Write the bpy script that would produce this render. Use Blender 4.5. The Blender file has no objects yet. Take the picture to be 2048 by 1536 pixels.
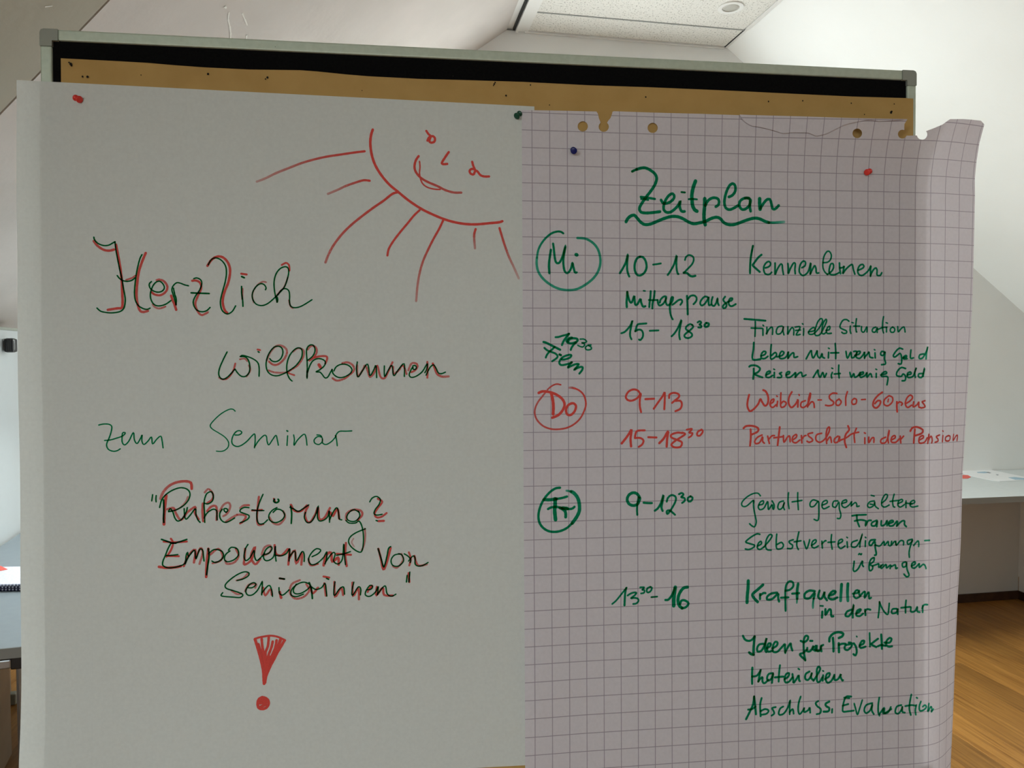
import bpy, bmesh, math, random
from mathutils import Vector, Matrix
from mathutils.geometry import delaunay_2d_cdt
random.seed(7)
R = math.radians
scn = bpy.context.scene
COL = scn.collection

# ------------------------------------------------------------------ camera, sky, light, exposure
H = 1.51
cam = bpy.data.objects.new('camera', bpy.data.cameras.new('camera')); COL.objects.link(cam)
cam.location = (0, 0, H); cam.rotation_euler = (R(90-2.2), 0, 0)
cam.data.sensor_width = 36; cam.data.lens = 36*1479/2048; cam.data.clip_start = 0.05; cam.data.clip_end = 100
scn.camera = cam
scn.view_settings.view_transform = 'Standard'; scn.view_settings.look = 'None'
scn.view_settings.gamma = 1; scn.view_settings.use_curve_mapping = False
scn.view_settings.exposure = 0.0
scn.cycles.transparent_max_bounces = 24; scn.cycles.max_bounces = 10; scn.cycles.diffuse_bounces = 6
scn.cycles.sample_clamp_indirect = 6.0; scn.cycles.caustics_reflective = False; scn.cycles.caustics_refractive = False
w = bpy.data.worlds.new('sky'); scn.world = w; w.use_nodes = True
nt = w.node_tree; sk = nt.nodes.new('ShaderNodeTexSky'); sk.sky_type = 'NISHITA'; sk.sun_disc = False; sk.sun_elevation = R(40); sk.sun_rotation = R(200)
nt.nodes['Background'].inputs['Strength'].default_value = 0.12
nt.links.new(sk.outputs[0], nt.nodes['Background'].inputs[0])

GY, GA = 4.36, R(10.5)                    # the gable room: origin on the gable wall, turned 10.5 degrees
GC, GS = math.cos(GA), math.sin(GA)
def room(u, v, z=0.0): return Vector((u*GC-v*GS, GY+u*GS+v*GC, z))
def area(name, loc, rot, sx, sy, power, color):
    l = bpy.data.lights.new(name, 'AREA'); l.shape = 'RECTANGLE'; l.size = sx; l.size_y = sy; l.energy = power; l.color = color
    o = bpy.data.objects.new(name, l); COL.objects.link(o); o.location = loc; o.rotation_euler = rot; return o
# daylight at the window of the far gable (behind the board), and at the windows behind the photographer
W1 = (0.0, 1.3, 1.5, 2.9)
area('daylight_far_window', room((W1[0]+W1[1])/2, 0.215, (W1[2]+W1[3])/2), (R(90), 0, GA+math.pi), W1[1]-W1[0], W1[3]-W1[2], 42, (0.96, 0.98, 1.0)).rotation_euler = (R(-90), 0, GA)
REAR = -8.6
W2 = (-3.2, -0.6, 0.95, 2.25)
area('daylight_rear_window', room((W2[0]+W2[1])/2, REAR-0.3, 1.6), (R(90), 0, GA), W2[1]-W2[0], 1.3, 78, (0.97, 0.97, 1.0))
# roof window added in the near left slope to brighten the sheets from that side: its light sits outside the glass and faces down into the room
SKV = -5.2
SK_N = Vector((-0.592*GC, -0.592*GS, 0.806))
NK0, NK1, NV0, NV1 = 0.48, 0.78, SKV-0.55, SKV+0.55        # added near roof window: share of the slope's height, and reach along the room
FK0, FK1, FV0, FV1 = (0.30, 0.44, -0.95, -0.15)                              # far roof window, hidden from here by the pinboard
def roof_point(k, v): return room(-0.032-3.257*k, v, 3.392-2.392*k)
area('fill_near_roof_window', roof_point((NK0+NK1)/2, (NV0+NV1)/2)+SK_N*0.16, (0, R(-36.3), GA), 4.04*(NK1-NK0), NV1-NV0, 42, (0.88, 0.97, 1.0))
area('daylight_far_roof_window', roof_point((FK0+FK1)/2, (FV0+FV1)/2)+SK_N*0.16, (0, R(-36.3), GA), 4.04*(FK1-FK0), FV1-FV0, 320, (0.97, 1.0, 0.99))

# ------------------------------------------------------------------ materials
def mat(name, color, rough=0.8, metal=0.0, noise=None, bump=None, spec=0.3, coat=0.0):
    m = bpy.data.materials.new(name); m.use_nodes = True; n = m.node_tree; b = n.nodes['Principled BSDF']
    b.inputs['Base Color'].default_value = (*color, 1); b.inputs['Roughness'].default_value = rough; b.inputs['Metallic'].default_value = metal
    b.inputs['Specular IOR Level'].default_value = spec; b.inputs['Coat Weight'].default_value = coat
    tc = n.nodes.new('ShaderNodeTexCoord')
    if noise:                                       # (scale, other colour, amount)
        nz = n.nodes.new('ShaderNodeTexNoise'); nz.inputs['Scale'].default_value = noise[0]; nz.inputs['Detail'].default_value = 5
        n.links.new(tc.outputs['Object'], nz.inputs['Vector'])
        rp = n.nodes.new('ShaderNodeMapRange'); rp.inputs['From Min'].default_value = 0.35; rp.inputs['From Max'].default_value = 0.65; rp.inputs['To Max'].default_value = noise[2]
        n.links.new(nz.outputs['Fac'], rp.inputs['Value'])
        mx = n.nodes.new('ShaderNodeMixRGB'); mx.inputs['Color1'].default_value = (*color, 1); mx.inputs['Color2'].default_value = (*noise[1], 1)
        n.links.new(rp.outputs[0], mx.inputs['Fac']); n.links.new(mx.outputs[0], b.inputs['Base Color'])
    if bump:                                        # (scale, strength, distance)
        nz = n.nodes.new('ShaderNodeTexNoise'); nz.inputs['Scale'].default_value = bump[0]; nz.inputs['Detail'].default_value = 6
        n.links.new(tc.outputs['Object'], nz.inputs['Vector'])
        bp = n.nodes.new('ShaderNodeBump'); bp.inputs['Strength'].default_value = bump[1]; bp.inputs['Distance'].default_value = bump[2]
        n.links.new(nz.outputs['Fac'], bp.inputs['Height']); n.links.new(bp.outputs[0], b.inputs['Normal'])
    return m
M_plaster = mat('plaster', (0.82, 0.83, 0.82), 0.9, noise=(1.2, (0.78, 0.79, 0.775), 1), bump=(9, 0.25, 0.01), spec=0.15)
M_plaster_near = mat('plaster_near', (0.40, 0.37, 0.305), 0.9, noise=(1.5, (0.36, 0.335, 0.28), 1), bump=(7, 0.3, 0.012), spec=0.15)  # beige, darkened further to stand for the dim light on the near slope
M_plaster_slope = mat('plaster_slope', (0.58, 0.535, 0.51), 0.85, noise=(2.0, (0.51, 0.475, 0.45), 1), bump=(6, 0.35, 0.014), spec=0.2)  # low light on the far left slope is put into this darker tone
M_scratch = mat('bare_plaster', (0.76, 0.75, 0.71), 0.9)
M_white = mat('white_paint', (0.78, 0.78, 0.76), 0.5, noise=(4, (0.74, 0.74, 0.72), 1))
M_skirting = mat('dark_wood_skirting', (0.060, 0.028, 0.014), 0.5, noise=(18, (0.035, 0.015, 0.008), 1))
M_alu = mat('brushed_aluminium', (0.58, 0.66, 0.56), 0.38, metal=0.3, noise=(120, (0.53, 0.61, 0.51), 1))
M_corner = mat('grey_plastic_corner', (0.30, 0.32, 0.28), 0.5)
M_felt = mat('black_felt', (0.0035, 0.0035, 0.004), 0.95, noise=(300, (0.006, 0.006, 0.006), 1), spec=0.05)
M_kraft = mat('brown_kraft_paper', (0.47, 0.30, 0.105), 0.75, noise=(25, (0.43, 0.27, 0.09), 1), bump=(60, 0.15, 0.001), spec=0.2)
M_hole = mat('dark_pin_hole', (0.01, 0.008, 0.006), 0.9)
M_table = mat('pale_laminate', (0.58, 0.62, 0.62), 0.28, noise=(30, (0.55, 0.59, 0.59), 1), spec=0.5)
M_table_blue = mat('blue_grey_laminate', (0.20, 0.235, 0.26), 0.45, noise=(30, (0.188, 0.222, 0.248), 1), spec=0.5)
M_edge = mat('grey_edge_band', (0.27, 0.28, 0.27), 0.5)
M_steel = mat('steel_tube', (0.42, 0.43, 0.44), 0.3, metal=0.85)
M_blackp = mat('black_plastic', (0.012, 0.012, 0.013), 0.35, spec=0.5)
M_beech = mat('beech_veneer', (0.30, 0.235, 0.17), 0.55, noise=(9, (0.26, 0.20, 0.145), 1))
M_board = mat('white_writing_surface', (0.60, 0.64, 0.66), 0.35, noise=(3, (0.57, 0.61, 0.63), 1), spec=0.5)
M_print = mat('printed_paper', (0.74, 0.76, 0.86), 0.6, noise=(140, (0.45, 0.48, 0.66), 0.5))
M_navy = mat('navy_cover', (0.012, 0.018, 0.06), 0.45)
M_redcard = mat('coral_red_card', (0.72, 0.10, 0.075), 0.5)
M_leaf = mat('glossy_white_leaflet', (0.82, 0.83, 0.84), 0.3, spec=0.5)
M_leafblue = mat('pale_blue_print', (0.30, 0.47, 0.58), 0.35)
M_leafgrey = mat('grey_print', (0.28, 0.29, 0.33), 0.35)
M_lamp = mat('downlight_diffuser', (0.45, 0.44, 0.40), 0.4, spec=0.5)
M_glassdark = mat('window_rubber', (0.03, 0.03, 0.03), 0.7)
PIN = {'red': mat('red_pin_plastic', (0.72, 0.04, 0.03), 0.3, spec=0.5), 'green': mat('green_pin_plastic', (0.0, 0.065, 0.035), 0.3, spec=0.5),
       'blue': mat('blue_pin_plastic', (0.005, 0.012, 0.13), 0.3, spec=0.5)}

def tile_mat():
    m = mat('mineral_fibre', (0.74, 0.73, 0.69), 0.95, spec=0.1); n = m.node_tree; b = n.nodes['Principled BSDF']
    tc = n.nodes.new('ShaderNodeTexCoord'); nz = n.nodes.new('ShaderNodeTexNoise'); nz.inputs['Scale'].default_value = 105; nz.inputs['Detail'].default_value = 3
    n.links.new(tc.outputs['Object'], nz.inputs['Vector'])
    cr = n.nodes.new('ShaderNodeValToRGB'); cr.color_ramp.elements[0].position = 0.34; cr.color_ramp.elements[0].color = (0.36, 0.35, 0.32, 1)
    cr.color_ramp.elements[1].position = 0.43; cr.color_ramp.elements[1].color = (0.74, 0.73, 0.69, 1)
    n.links.new(nz.outputs['Fac'], cr.inputs[0]); n.links.new(cr.outputs[0], b.inputs['Base Color']); return m
M_tile = tile_mat()

def wood_mat():
    m = mat('oak_parquet', (0.40, 0.21, 0.065), 0.38, spec=0.4); n = m.node_tree; b = n.nodes['Principled BSDF']
    tc = n.nodes.new('ShaderNodeTexCoord'); oi = n.nodes.new('ShaderNodeObjectInfo')
    mp = n.nodes.new('ShaderNodeMapping'); mp.inputs['Scale'].default_value = (40, 1.6, 1)
    n.links.new(tc.outputs['Object'], mp.inputs['Vector'])
    wn = n.nodes.new('ShaderNodeMath'); wn.operation = 'MULTIPLY'; wn.inputs[1].default_value = 37.0; n.links.new(oi.outputs['Random'], wn.inputs[0])
    nz = n.nodes.new('ShaderNodeTexNoise'); nz.noise_dimensions = '4D'; nz.inputs['Scale'].default_value = 2.2; nz.inputs['Detail'].default_value = 6
    n.links.new(mp.outputs[0], nz.inputs['Vector']); n.links.new(wn.outputs[0], nz.inputs['W'])
    cr = n.nodes.new('ShaderNodeValToRGB'); cr.color_ramp.elements[0].position = 0.3; cr.color_ramp.elements[0].color = (0.19, 0.078, 0.014, 1)
    cr.color_ramp.elements[1].position = 0.7; cr.color_ramp.elements[1].color = (0.38, 0.185, 0.042, 1)
    n.links.new(nz.outputs['Fac'], cr.inputs[0])
    hs = n.nodes.new('ShaderNodeHueSaturation'); mr = n.nodes.new('ShaderNodeMapRange'); mr.inputs['To Min'].default_value = 0.78; mr.inputs['To Max'].default_value = 1.15
    n.links.new(oi.outputs['Random'], mr.inputs['Value']); n.links.new(mr.outputs[0], hs.inputs['Value']); n.links.new(cr.outputs[0], hs.inputs['Color'])
    n.links.new(hs.outputs[0], b.inputs['Base Color']); return m
M_wood = wood_mat()

def paper_mat(name, front, back_trans, grid_front, through=0.30):
    """thin paper: reflects on the face, lets part of the light through; the squares are printed (UV in squares)"""
    m = bpy.data.materials.new(name); m.use_nodes = True; n = m.node_tree; n.nodes.clear()
    out = n.nodes.new('ShaderNodeOutputMaterial'); df = n.nodes.new('ShaderNodeBsdfDiffuse'); tr = n.nodes.new('ShaderNodeBsdfTranslucent')
    mx = n.nodes.new('ShaderNodeMixShader'); mx.inputs[0].default_value = through
    n.links.new(df.outputs[0], mx.inputs[1]); n.links.new(tr.outputs[0], mx.inputs[2]); n.links.new(mx.outputs[0], out.inputs[0])
    uv = n.nodes.new('ShaderNodeUVMap'); uv.uv_map = 'squares'; sp = n.nodes.new('ShaderNodeSeparateXYZ'); n.links.new(uv.outputs[0], sp.inputs[0])
    ds = []
    for ax in (0, 1):
        pp = n.nodes.new('ShaderNodeMath'); pp.operation = 'PINGPONG'; pp.inputs[1].default_value = 0.5; n.links.new(sp.outputs[ax], pp.inputs[0])
        ds.append(pp)
    mn = n.nodes.new('ShaderNodeMath'); mn.operation = 'MINIMUM'; n.links.new(ds[0].outputs[0], mn.inputs[0]); n.links.new(ds[1].outputs[0], mn.inputs[1])
    ln = n.nodes.new('ShaderNodeMapRange'); ln.inputs['From Min'].default_value = 0.012; ln.inputs['From Max'].default_value = 0.028
    ln.inputs['To Min'].default_value = 1.0; ln.inputs['To Max'].default_value = 0.0; n.links.new(mn.outputs[0], ln.inputs['Value'])
    tc = n.nodes.new('ShaderNodeTexCoord'); nz = n.nodes.new('ShaderNodeTexNoise'); nz.inputs['Scale'].default_value = 220; nz.inputs['Detail'].default_value = 5
    n.links.new(tc.outputs['Object'], nz.inputs['Vector'])
    for sh, c, g in ((df, front, grid_front), (tr, back_trans, 0.12+0.5*grid_front)):
        c1 = n.nodes.new('ShaderNodeMixRGB'); c1.inputs['Color1'].default_value = (*[x*0.93 for x in c], 1); c1.inputs['Color2'].default_value = (*[min(x*1.06, 0.9) for x in c], 1)
        n.links.new(nz.outputs['Fac'], c1.inputs['Fac'])
        c2 = n.nodes.new('ShaderNodeMixRGB'); c2.blend_type = 'MULTIPLY'; c2.inputs['Color2'].default_value = (0.36, 0.31, 0.38, 1)
        gm = n.nodes.new('ShaderNodeMath'); gm.operation = 'MULTIPLY'; gm.inputs[1].default_value = g
        n.links.new(ln.outputs[0], gm.inputs[0]); n.links.new(gm.outputs[0], c2.inputs['Fac']); n.links.new(c1.outputs[0], c2.inputs['Color1'])
        n.links.new(c2.outputs[0], sh.inputs['Color'])
    n2 = n.nodes.new('ShaderNodeTexNoise'); n2.inputs['Scale'].default_value = 350; n2.inputs['Detail'].default_value = 3; n.links.new(tc.outputs['Object'], n2.inputs['Vector'])
    bp = n.nodes.new('ShaderNodeBump'); bp.inputs['Strength'].default_value = 0.12; bp.inputs['Distance'].default_value = 0.0006
    n.links.new(n2.outputs['Fac'], bp.inputs['Height']); n.links.new(bp.outputs[0], df.inputs['Normal'])
    return m
M_paper_plain = paper_mat('plain_flipchart_paper', (0.69, 0.72, 0.70), (0.74, 0.76, 0.73), 0.0, 0.12)
M_paper_squared = paper_mat('squared_flipchart_paper', (0.69, 0.655, 0.70), (0.78, 0.71, 0.76), 0.80, 0.14)

def ink_mat(name, kind, c):
    """felt-pen ink: green filters the light of what lies below, red covers it; 'ink' is how much ink the stroke left"""
    m = bpy.data.materials.new(name); m.use_nodes = True; n = m.node_tree; n.nodes.clear()
    out = n.nodes.new('ShaderNodeOutputMaterial'); at = n.nodes.new('ShaderNodeAttribute'); at.attribute_name = 'ink'
    tc = n.nodes.new('ShaderNodeTexCoord'); nz = n.nodes.new('ShaderNodeTexNoise'); nz.inputs['Scale'].default_value = 900; nz.inputs['Detail'].default_value = 3
    n.links.new(tc.outputs['Object'], nz.inputs['Vector'])
    mr = n.nodes.new('ShaderNodeMapRange'); mr.inputs['To Min'].default_value = 0.72; mr.inputs['To Max'].default_value = 1.2; n.links.new(nz.outputs['Fac'], mr.inputs['Value'])
    mu = n.nodes.new('ShaderNodeMath'); mu.operation = 'MULTIPLY'; n.links.new(at.outputs['Fac'], mu.inputs[0]); n.links.new(mr.outputs[0], mu.inputs[1])
    tr = n.nodes.new('ShaderNodeBsdfTransparent')
    if kind == 'filter':
        cb = n.nodes.new('ShaderNodeCombineColor')
        for i in range(3):
            pw = n.nodes.new('ShaderNodeMath'); pw.operation = 'POWER'; pw.inputs[0].default_value = c[i]
            n.links.new(mu.outputs[0], pw.inputs[1]); n.links.new(pw.outputs[0], cb.inputs[i])
        n.links.new(cb.outputs[0], tr.inputs[0]); n.links.new(tr.outputs[0], out.inputs[0])
    else:
        df = n.nodes.new('ShaderNodeBsdfDiffuse'); df.inputs[0].default_value = (*c, 1)
        mu.use_clamp = True; tr.inputs[0].default_value = (1, 0.90, 0.90, 1)
        mx = n.nodes.new('ShaderNodeMixShader'); n.links.new(mu.outputs[0], mx.inputs[0]); n.links.new(tr.outputs[0], mx.inputs[1]); n.links.new(df.outputs[0], mx.inputs[2])
        n.links.new(mx.outputs[0], out.inputs[0])
    return m
M_ink_green = ink_mat('green_marker_ink', 'filter', (0.07, 0.58, 0.37))
M_ink_red = ink_mat('red_marker_ink', 'cover', (0.64, 0.075, 0.062))

# ------------------------------------------------------------------ helpers
def link(name, verts, faces, m, parent=None, frame=None, smooth_=False, mats=None, fmats=None):
    me = bpy.data.meshes.new(name); me.from_pydata([tuple(v) for v in verts], [], faces); me.update()
    for x in (mats or [m]): me.materials.append(x)
    if fmats:
        for p, i in zip(me.polygons, fmats): p.material_index = i
    if smooth_:
        for p in me.polygons: p.use_smooth = True
    o = bpy.data.objects.new(name, me); COL.objects.link(o)
    if parent: o.parent = parent
    if frame: o.location = frame[0]; o.rotation_euler = frame[1]
    return o
def tag(o, label=None, cat=None, group=None, kind=None):
    if label: o['label'] = label
    if cat: o['category'] = cat
    if group: o['group'] = group
    if kind: o['kind'] = kind
    return o
def empty(name, loc, rot=(0, 0, 0)):
    o = bpy.data.objects.new(name, None); COL.objects.link(o); o.location = loc; o.rotation_euler = rot; o.empty_display_size = 0.1; return o
class MB:
    """collects simple shapes for one mesh"""
    def __init__(s): s.v = []; s.f = []
    def add(s, v, f):
        k = len(s.v); s.v += [Vector(x) for x in v]; s.f += [tuple(i+k for i in q) for q in f]; return s
    def box(s, x0, x1, y0, y1, z0, z1, b=0.0):
        bm = bmesh.new(); bmesh.ops.create_cube(bm, size=1)
        for v in bm.verts: v.co = Vector(((x0+x1)/2+v.co.x*(x1-x0), (y0+y1)/2+v.co.y*(y1-y0), (z0+z1)/2+v.co.z*(z1-z0)))
        if b: bmesh.ops.bevel(bm, geom=bm.edges[:]+bm.verts[:], offset=b, segments=2, affect='EDGES', profile=0.5)
        bm.verts.index_update(); s.add([v.co.copy() for v in bm.verts], [tuple(v.index for v in f.verts) for f in bm.faces]); bm.free(); return s
    def tube(s, pts, r, n=12):
        pts = [Vector(p) for p in pts]; rs = r if isinstance(r, (list, tuple)) else [r]*len(pts); V = []; F = []
        for i, p in enumerate(pts):
            d = ((pts[i+1] if i+1 < len(pts) else p)-(pts[i-1] if i else p)).normalized()
            a = d.cross(Vector((0, 0, 1)) if abs(d.z) < .9 else Vector((1, 0, 0))).normalized(); b = d.cross(a)
            V += [p+(a*math.cos(t)+b*math.sin(t))*rs[i] for t in (2*math.pi*k/n for k in range(n))]
        for i in range(len(pts)-1):
            F += [(i*n+k, i*n+(k+1) % n, (i+1)*n+(k+1) % n, (i+1)*n+k) for k in range(n)]
        F += [tuple(range(n-1, -1, -1)), tuple((len(pts)-1)*n+k for k in range(n))]
        return s.add(V, F)
    def build(s, name, m, parent=None, frame=None, smooth_=False): return link(name, s.v, s.f, m, parent, frame, smooth_)
def inside(p, poly):
    x, y = p; c = False; j = len(poly)-1
    for i in range(len(poly)):
        xi, yi = poly[i]; xj, yj = poly[j]
        if (yi > y) != (yj > y) and x < (xj-xi)*(y-yi)/(yj-yi)+xi: c = not c
        j = i
    return c
def triangulate(poly, holes=(), extra=()):
    pts = [Vector(p) for p in poly]; ed = [(i, (i+1) % len(poly)) for i in range(len(poly))]
    for h in holes:
        k = len(pts); pts += [Vector(p) for p in h]; ed += [(k+i, k+(i+1) % len(h)) for i in range(len(h))]
    pts += [Vector(p) for p in extra]
    v, e, f, *_ = delaunay_2d_cdt(pts, ed, [], 0, 1e-6)
    out = []
    for q in f:
        c = (sum(v[i][0] for i in q)/len(q), sum(v[i][1] for i in q)/len(q))
        if inside(c, poly) and not any(inside(c, h) for h in holes): out.append(tuple(q))
    return [tuple(p) for p in v], out
def slab(name, poly, holes, fn0, fn1, m, parent=None, frame=None):
    """a plate with an outline and holes; fn0/fn1 turn 2D into the front and back 3D points"""
    v, f = triangulate(poly, holes); n = len(v)
    V = [fn0(*p) for p in v]+[fn1(*p) for p in v]; F = [q for q in f]+[tuple(i+n for i in reversed(q)) for q in f]
    cnt = {}
    for q in f:
        for a, b in zip(q, q[1:]+q[:1]): cnt[(a, b)] = 1
    for (a, b) in list(cnt):
        if (b, a) not in cnt: F.append((b, a, a+n, b+n))
    return link(name, V, F, m, parent, frame)

# ------------------------------------------------------------------ the room (gable frame: x along the gable, -y towards the camera)
GF = ((0, GY, 0), (0, 0, GA))
ZC, UL, UR, SL = 3.392, -0.032, 1.338, math.tan(R(36.3))
KL, KR, KZ = UL-(ZC-1.0)/SL, UR+(ZC-1.0)/SL, 1.0
def win_hole(a): return [(a[0], a[2]), (a[1], a[2]), (a[1], a[3]), (a[0], a[3])]
prof = [(KL, 0), (KR, 0), (KR, KZ), (UR, ZC), (UL, ZC), (KL, KZ)]
o = slab('wall_front', prof, [win_hole(W1)], lambda x, z: (x, 0, z), lambda x, z: (x, 0.20, z), M_plaster, frame=GF); tag(o, kind='structure')
o = slab('wall_back', prof, [win_hole(W2)], lambda x, z: (x, REAR, z), lambda x, z: (x, REAR-0.3, z), M_plaster, frame=GF); tag(o, kind='structure')
tag(MB().box(KL-0.15, KL, REAR, 0, 0, KZ).build('wall_left', M_plaster, frame=GF), kind='structure')
tag(MB().box(KR, KR+0.15, REAR, 0, 0, KZ).build('wall_right', M_plaster, frame=GF), kind='structure')
ceil = tag(MB().box(UL-0.09, UR+0.09, REAR, 0.2, ZC+0.012, ZC+0.10).build('ceiling', M_white, frame=GF), kind='structure')
SEAM0, SEAM1 = -2.60, -2.40          # the joint runs a little askew across the left slope
def slope(name, side, y_of_near, y_of_far, m, hole=None):
    u0, u1 = (UL, KL) if side < 0 else (UR, KR)
    poly = [(0, y_of_near(0)), (1, y_of_near(1)), (1, y_of_far(1)), (0, y_of_far(0))]
    nz = 0.13
    f0 = lambda k, y: (u0+(u1-u0)*k, y, ZC-(ZC-KZ)*k)
    f1 = lambda k, y: (u0+(u1-u0)*k+side*0.59*nz, y, ZC-(ZC-KZ)*k+0.806*nz)
    return slab(name, poly, [hole] if hole else [], f0, f1, m, parent=ceil)
seam = lambda k: -3.06+1.76*k
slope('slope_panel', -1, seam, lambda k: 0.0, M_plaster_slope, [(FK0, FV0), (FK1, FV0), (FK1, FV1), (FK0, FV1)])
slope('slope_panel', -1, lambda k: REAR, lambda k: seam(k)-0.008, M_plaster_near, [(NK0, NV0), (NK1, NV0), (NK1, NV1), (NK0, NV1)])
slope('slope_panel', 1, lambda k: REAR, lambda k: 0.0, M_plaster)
# the joint strip behind the groove, and bare scratches in the paint
b = MB(); 
for k0, k1 in ((0, .5), (.5, 1)):
    P = []
    for k in (k0, k1):
        for dy in (-0.05, 0.05):
            x = UL+(KL-UL)*k; z = ZC-(ZC-KZ)*k; P.append((x-0.004, seam(k)+dy, z+0.006))
    b.add(P, [(0, 1, 3, 2)])
b.build('joint_strip', mat('joint_filler', (0.42, 0.38, 0.33), 0.9), ceil)
b = MB()
for pts, wd in [([(-1.216, -1.988, 2.522), (-1.214, -1.974, 2.523)], 0.004), ([(-1.212, -1.944, 2.526), (-1.221, -1.911, 2.519), (-1.224, -1.868, 2.516), (-1.229, -1.826, 2.513), (-1.236, -1.794, 2.507)], 0.003), ([(-1.183, -1.895, 2.547), (-1.182, -1.854, 2.547), (-1.182, -1.811, 2.547)], 0.003), ([(-1.193, -1.755, 2.539), (-1.199, -1.726, 2.535)], 0.003), ([(-1.522, -2.422, 2.298), (-1.511, -2.411, 2.306)], 0.002)]:
    for (p, q) in zip(pts, pts[1:]):
        P = [Vector(p), Vector(q)]; d = (P[1]-P[0]).normalized(); nn = Vector((0.592, 0, -0.806)); sdir = d.cross(nn).normalized()*wd
        b.add([P[0]-sdir+nn*.0015, P[0]+sdir+nn*.0015, P[1]+sdir*.6+nn*.0015, P[1]-sdir*.6+nn*.0015], [(0, 1, 2, 3)])
tag(b.build('paint_scratches', M_scratch, ceil), 'pale vertical scratches in the paint of the left slope', kind='stuff')
# lay-in ceiling: metal angle, cross rails, mineral-fibre panels
TX0, TX1 = 0.093, 1.316
rail = MB().box(0.018, 0.035, REAR, -0.004, ZC-0.012, ZC+0.012).box(0.035, TX0, REAR, -0.004, ZC-0.004, ZC+0.012)
rail.build('wall_angle', M_white, ceil)
MB().box(0.004, 0.016, REAR, -0.004, ZC-0.001, ZC+0.012).build('shadow_gap', mat('dark_gap', (0.03, 0.03, 0.03), 0.9), ceil)
MB().box(TX1, UR-0.001, REAR, -0.275, ZC-0.008, ZC+0.012).box(TX1+0.006, UR-0.001, -0.265, -0.004, ZC-0.004, ZC+0.012).build('wall_angle', M_white, ceil)
MB().box(TX1-0.004, TX1+0.004, -0.255, -0.004, ZC-0.003, ZC+0.012).build('shadow_gap', bpy.data.materials['dark_gap'], ceil)
yy = -0.02; rows = [0.236]+[0.625]*13
MB().box(TX0-0.02, TX1, -0.018, -0.003, ZC-0.010, ZC+0.012).build('cross_rail', M_white, ceil)
tile_src = None; rail_src = None
for i, d in enumerate(rows):
    y0 = yy-d
    if i == 0:
        MB().box(TX0, TX1-0.003, y0+0.004, yy-0.004, ZC-0.002, ZC+0.011, 0.001).build('ceiling_tile', M_tile, ceil)
    elif tile_src is None:
        tile_src = MB().box(TX0, TX1-0.003, -d+0.004, -0.004, ZC-0.002, ZC+0.011, 0.001).build('ceiling_tile', M_tile, ceil); tile_src.location.y = yy
    else:
        c = tile_src.copy(); COL.objects.link(c); c.location.y = yy
    if rail_src is None:
        rail_src = MB().box(TX0, TX1, -0.005, 0.005, ZC-0.0045, ZC+0.010).build('cross_rail', M_edge, ceil); rail_src.location.y = y0
    else:
        c = rail_src.copy(); COL.objects.link(c); c.location.y = y0
    yy = y0
# recessed lamp in the lay-in ceiling
lamp = empty('downlight', room(1.108, -0.503, ZC-0.002), (0, 0, GA)); tag(lamp, 'small round unlit downlight set into the speckled ceiling panels', 'lamp')
def ring(r0, r1, z0, z1, n=32):
    m_ = MB(); V = []; F = []
    for k in range(n):
        a = 2*math.pi*k/n; c, s_ = math.cos(a), math.sin(a); V += [(r0*c, r0*s_, z0), (r1*c, r1*s_, z0), (r1*c, r1*s_, z1), (r0*c, r0*s_, z1)]
    for k in range(n):
        a = 4*k; b_ = 4*((k+1) % n); F += [(a, a+1, b_+1, b_), (a+1, a+2, b_+2, b_+1), (a+3, a, b_, b_+3)]
    return m_.add(V, F)
ring(0.046, 0.068, -0.006, 0.001).build('trim_ring', M_white, lamp)
MB().tube([(0, 0, -0.005), (0, 0, -0.001), (0, 0, 0.0005)], [0.034, 0.044, 0.046], 28).build('diffuser', M_lamp, lamp)

# floor: boards laid along the room
floor = tag(MB().box(KL, KR, REAR, 0, -0.06, -0.014).build('floor', mat('subfloor', (0.03, 0.018, 0.01), 0.9), frame=GF), kind='structure')
PWD, PLN = 0.14, 1.5
src = []
for k in range(4):
    src.append(MB().box(-PWD/2+0.0006, PWD/2-0.0006, -PLN/2+0.0006, PLN/2-0.0006, -0.014, 0.0, 0.0008))
cands = []
nx = int((KR-KL)/PWD)
for i in range(nx):
    off = (i*0.61) % PLN
    x = KL+PWD*(i+0.5); y = REAR-off+PLN/2
    while y-PLN/2 < 0:
        a, b_ = max(y-PLN/2, REAR), min(y+PLN/2, 0)
        if b_-a > 0.02: cands.append((x, a, b_))
        y += PLN
tx, ty = 3.0, -1.9
cands.sort(key=lambda c: math.hypot(c[0]-tx, (c[1]+c[2])/2-ty))
base = MB().box(-PWD/2+0.0006, PWD/2-0.0006, 0.0006, PLN-0.0006, -0.014, 0.0, 0.0008).build('floor_board', M_wood, floor)
first = True
for (x, a, b_) in cands[:290]:
    if first: c = base; first = False
    else: c = base.copy(); COL.objects.link(c)
    c.location = (x, a, 0); c.scale = (1, (b_-a)/PLN, 1)
rest = MB()
for (x, a, b_) in cands[290:]: rest.box(x-PWD/2+0.0006, x+PWD/2-0.0006, a+0.0006, b_-0.0006, -0.014, 0.0)
tag(rest.build('floor_boards', M_wood, floor), kind='stuff')

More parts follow.
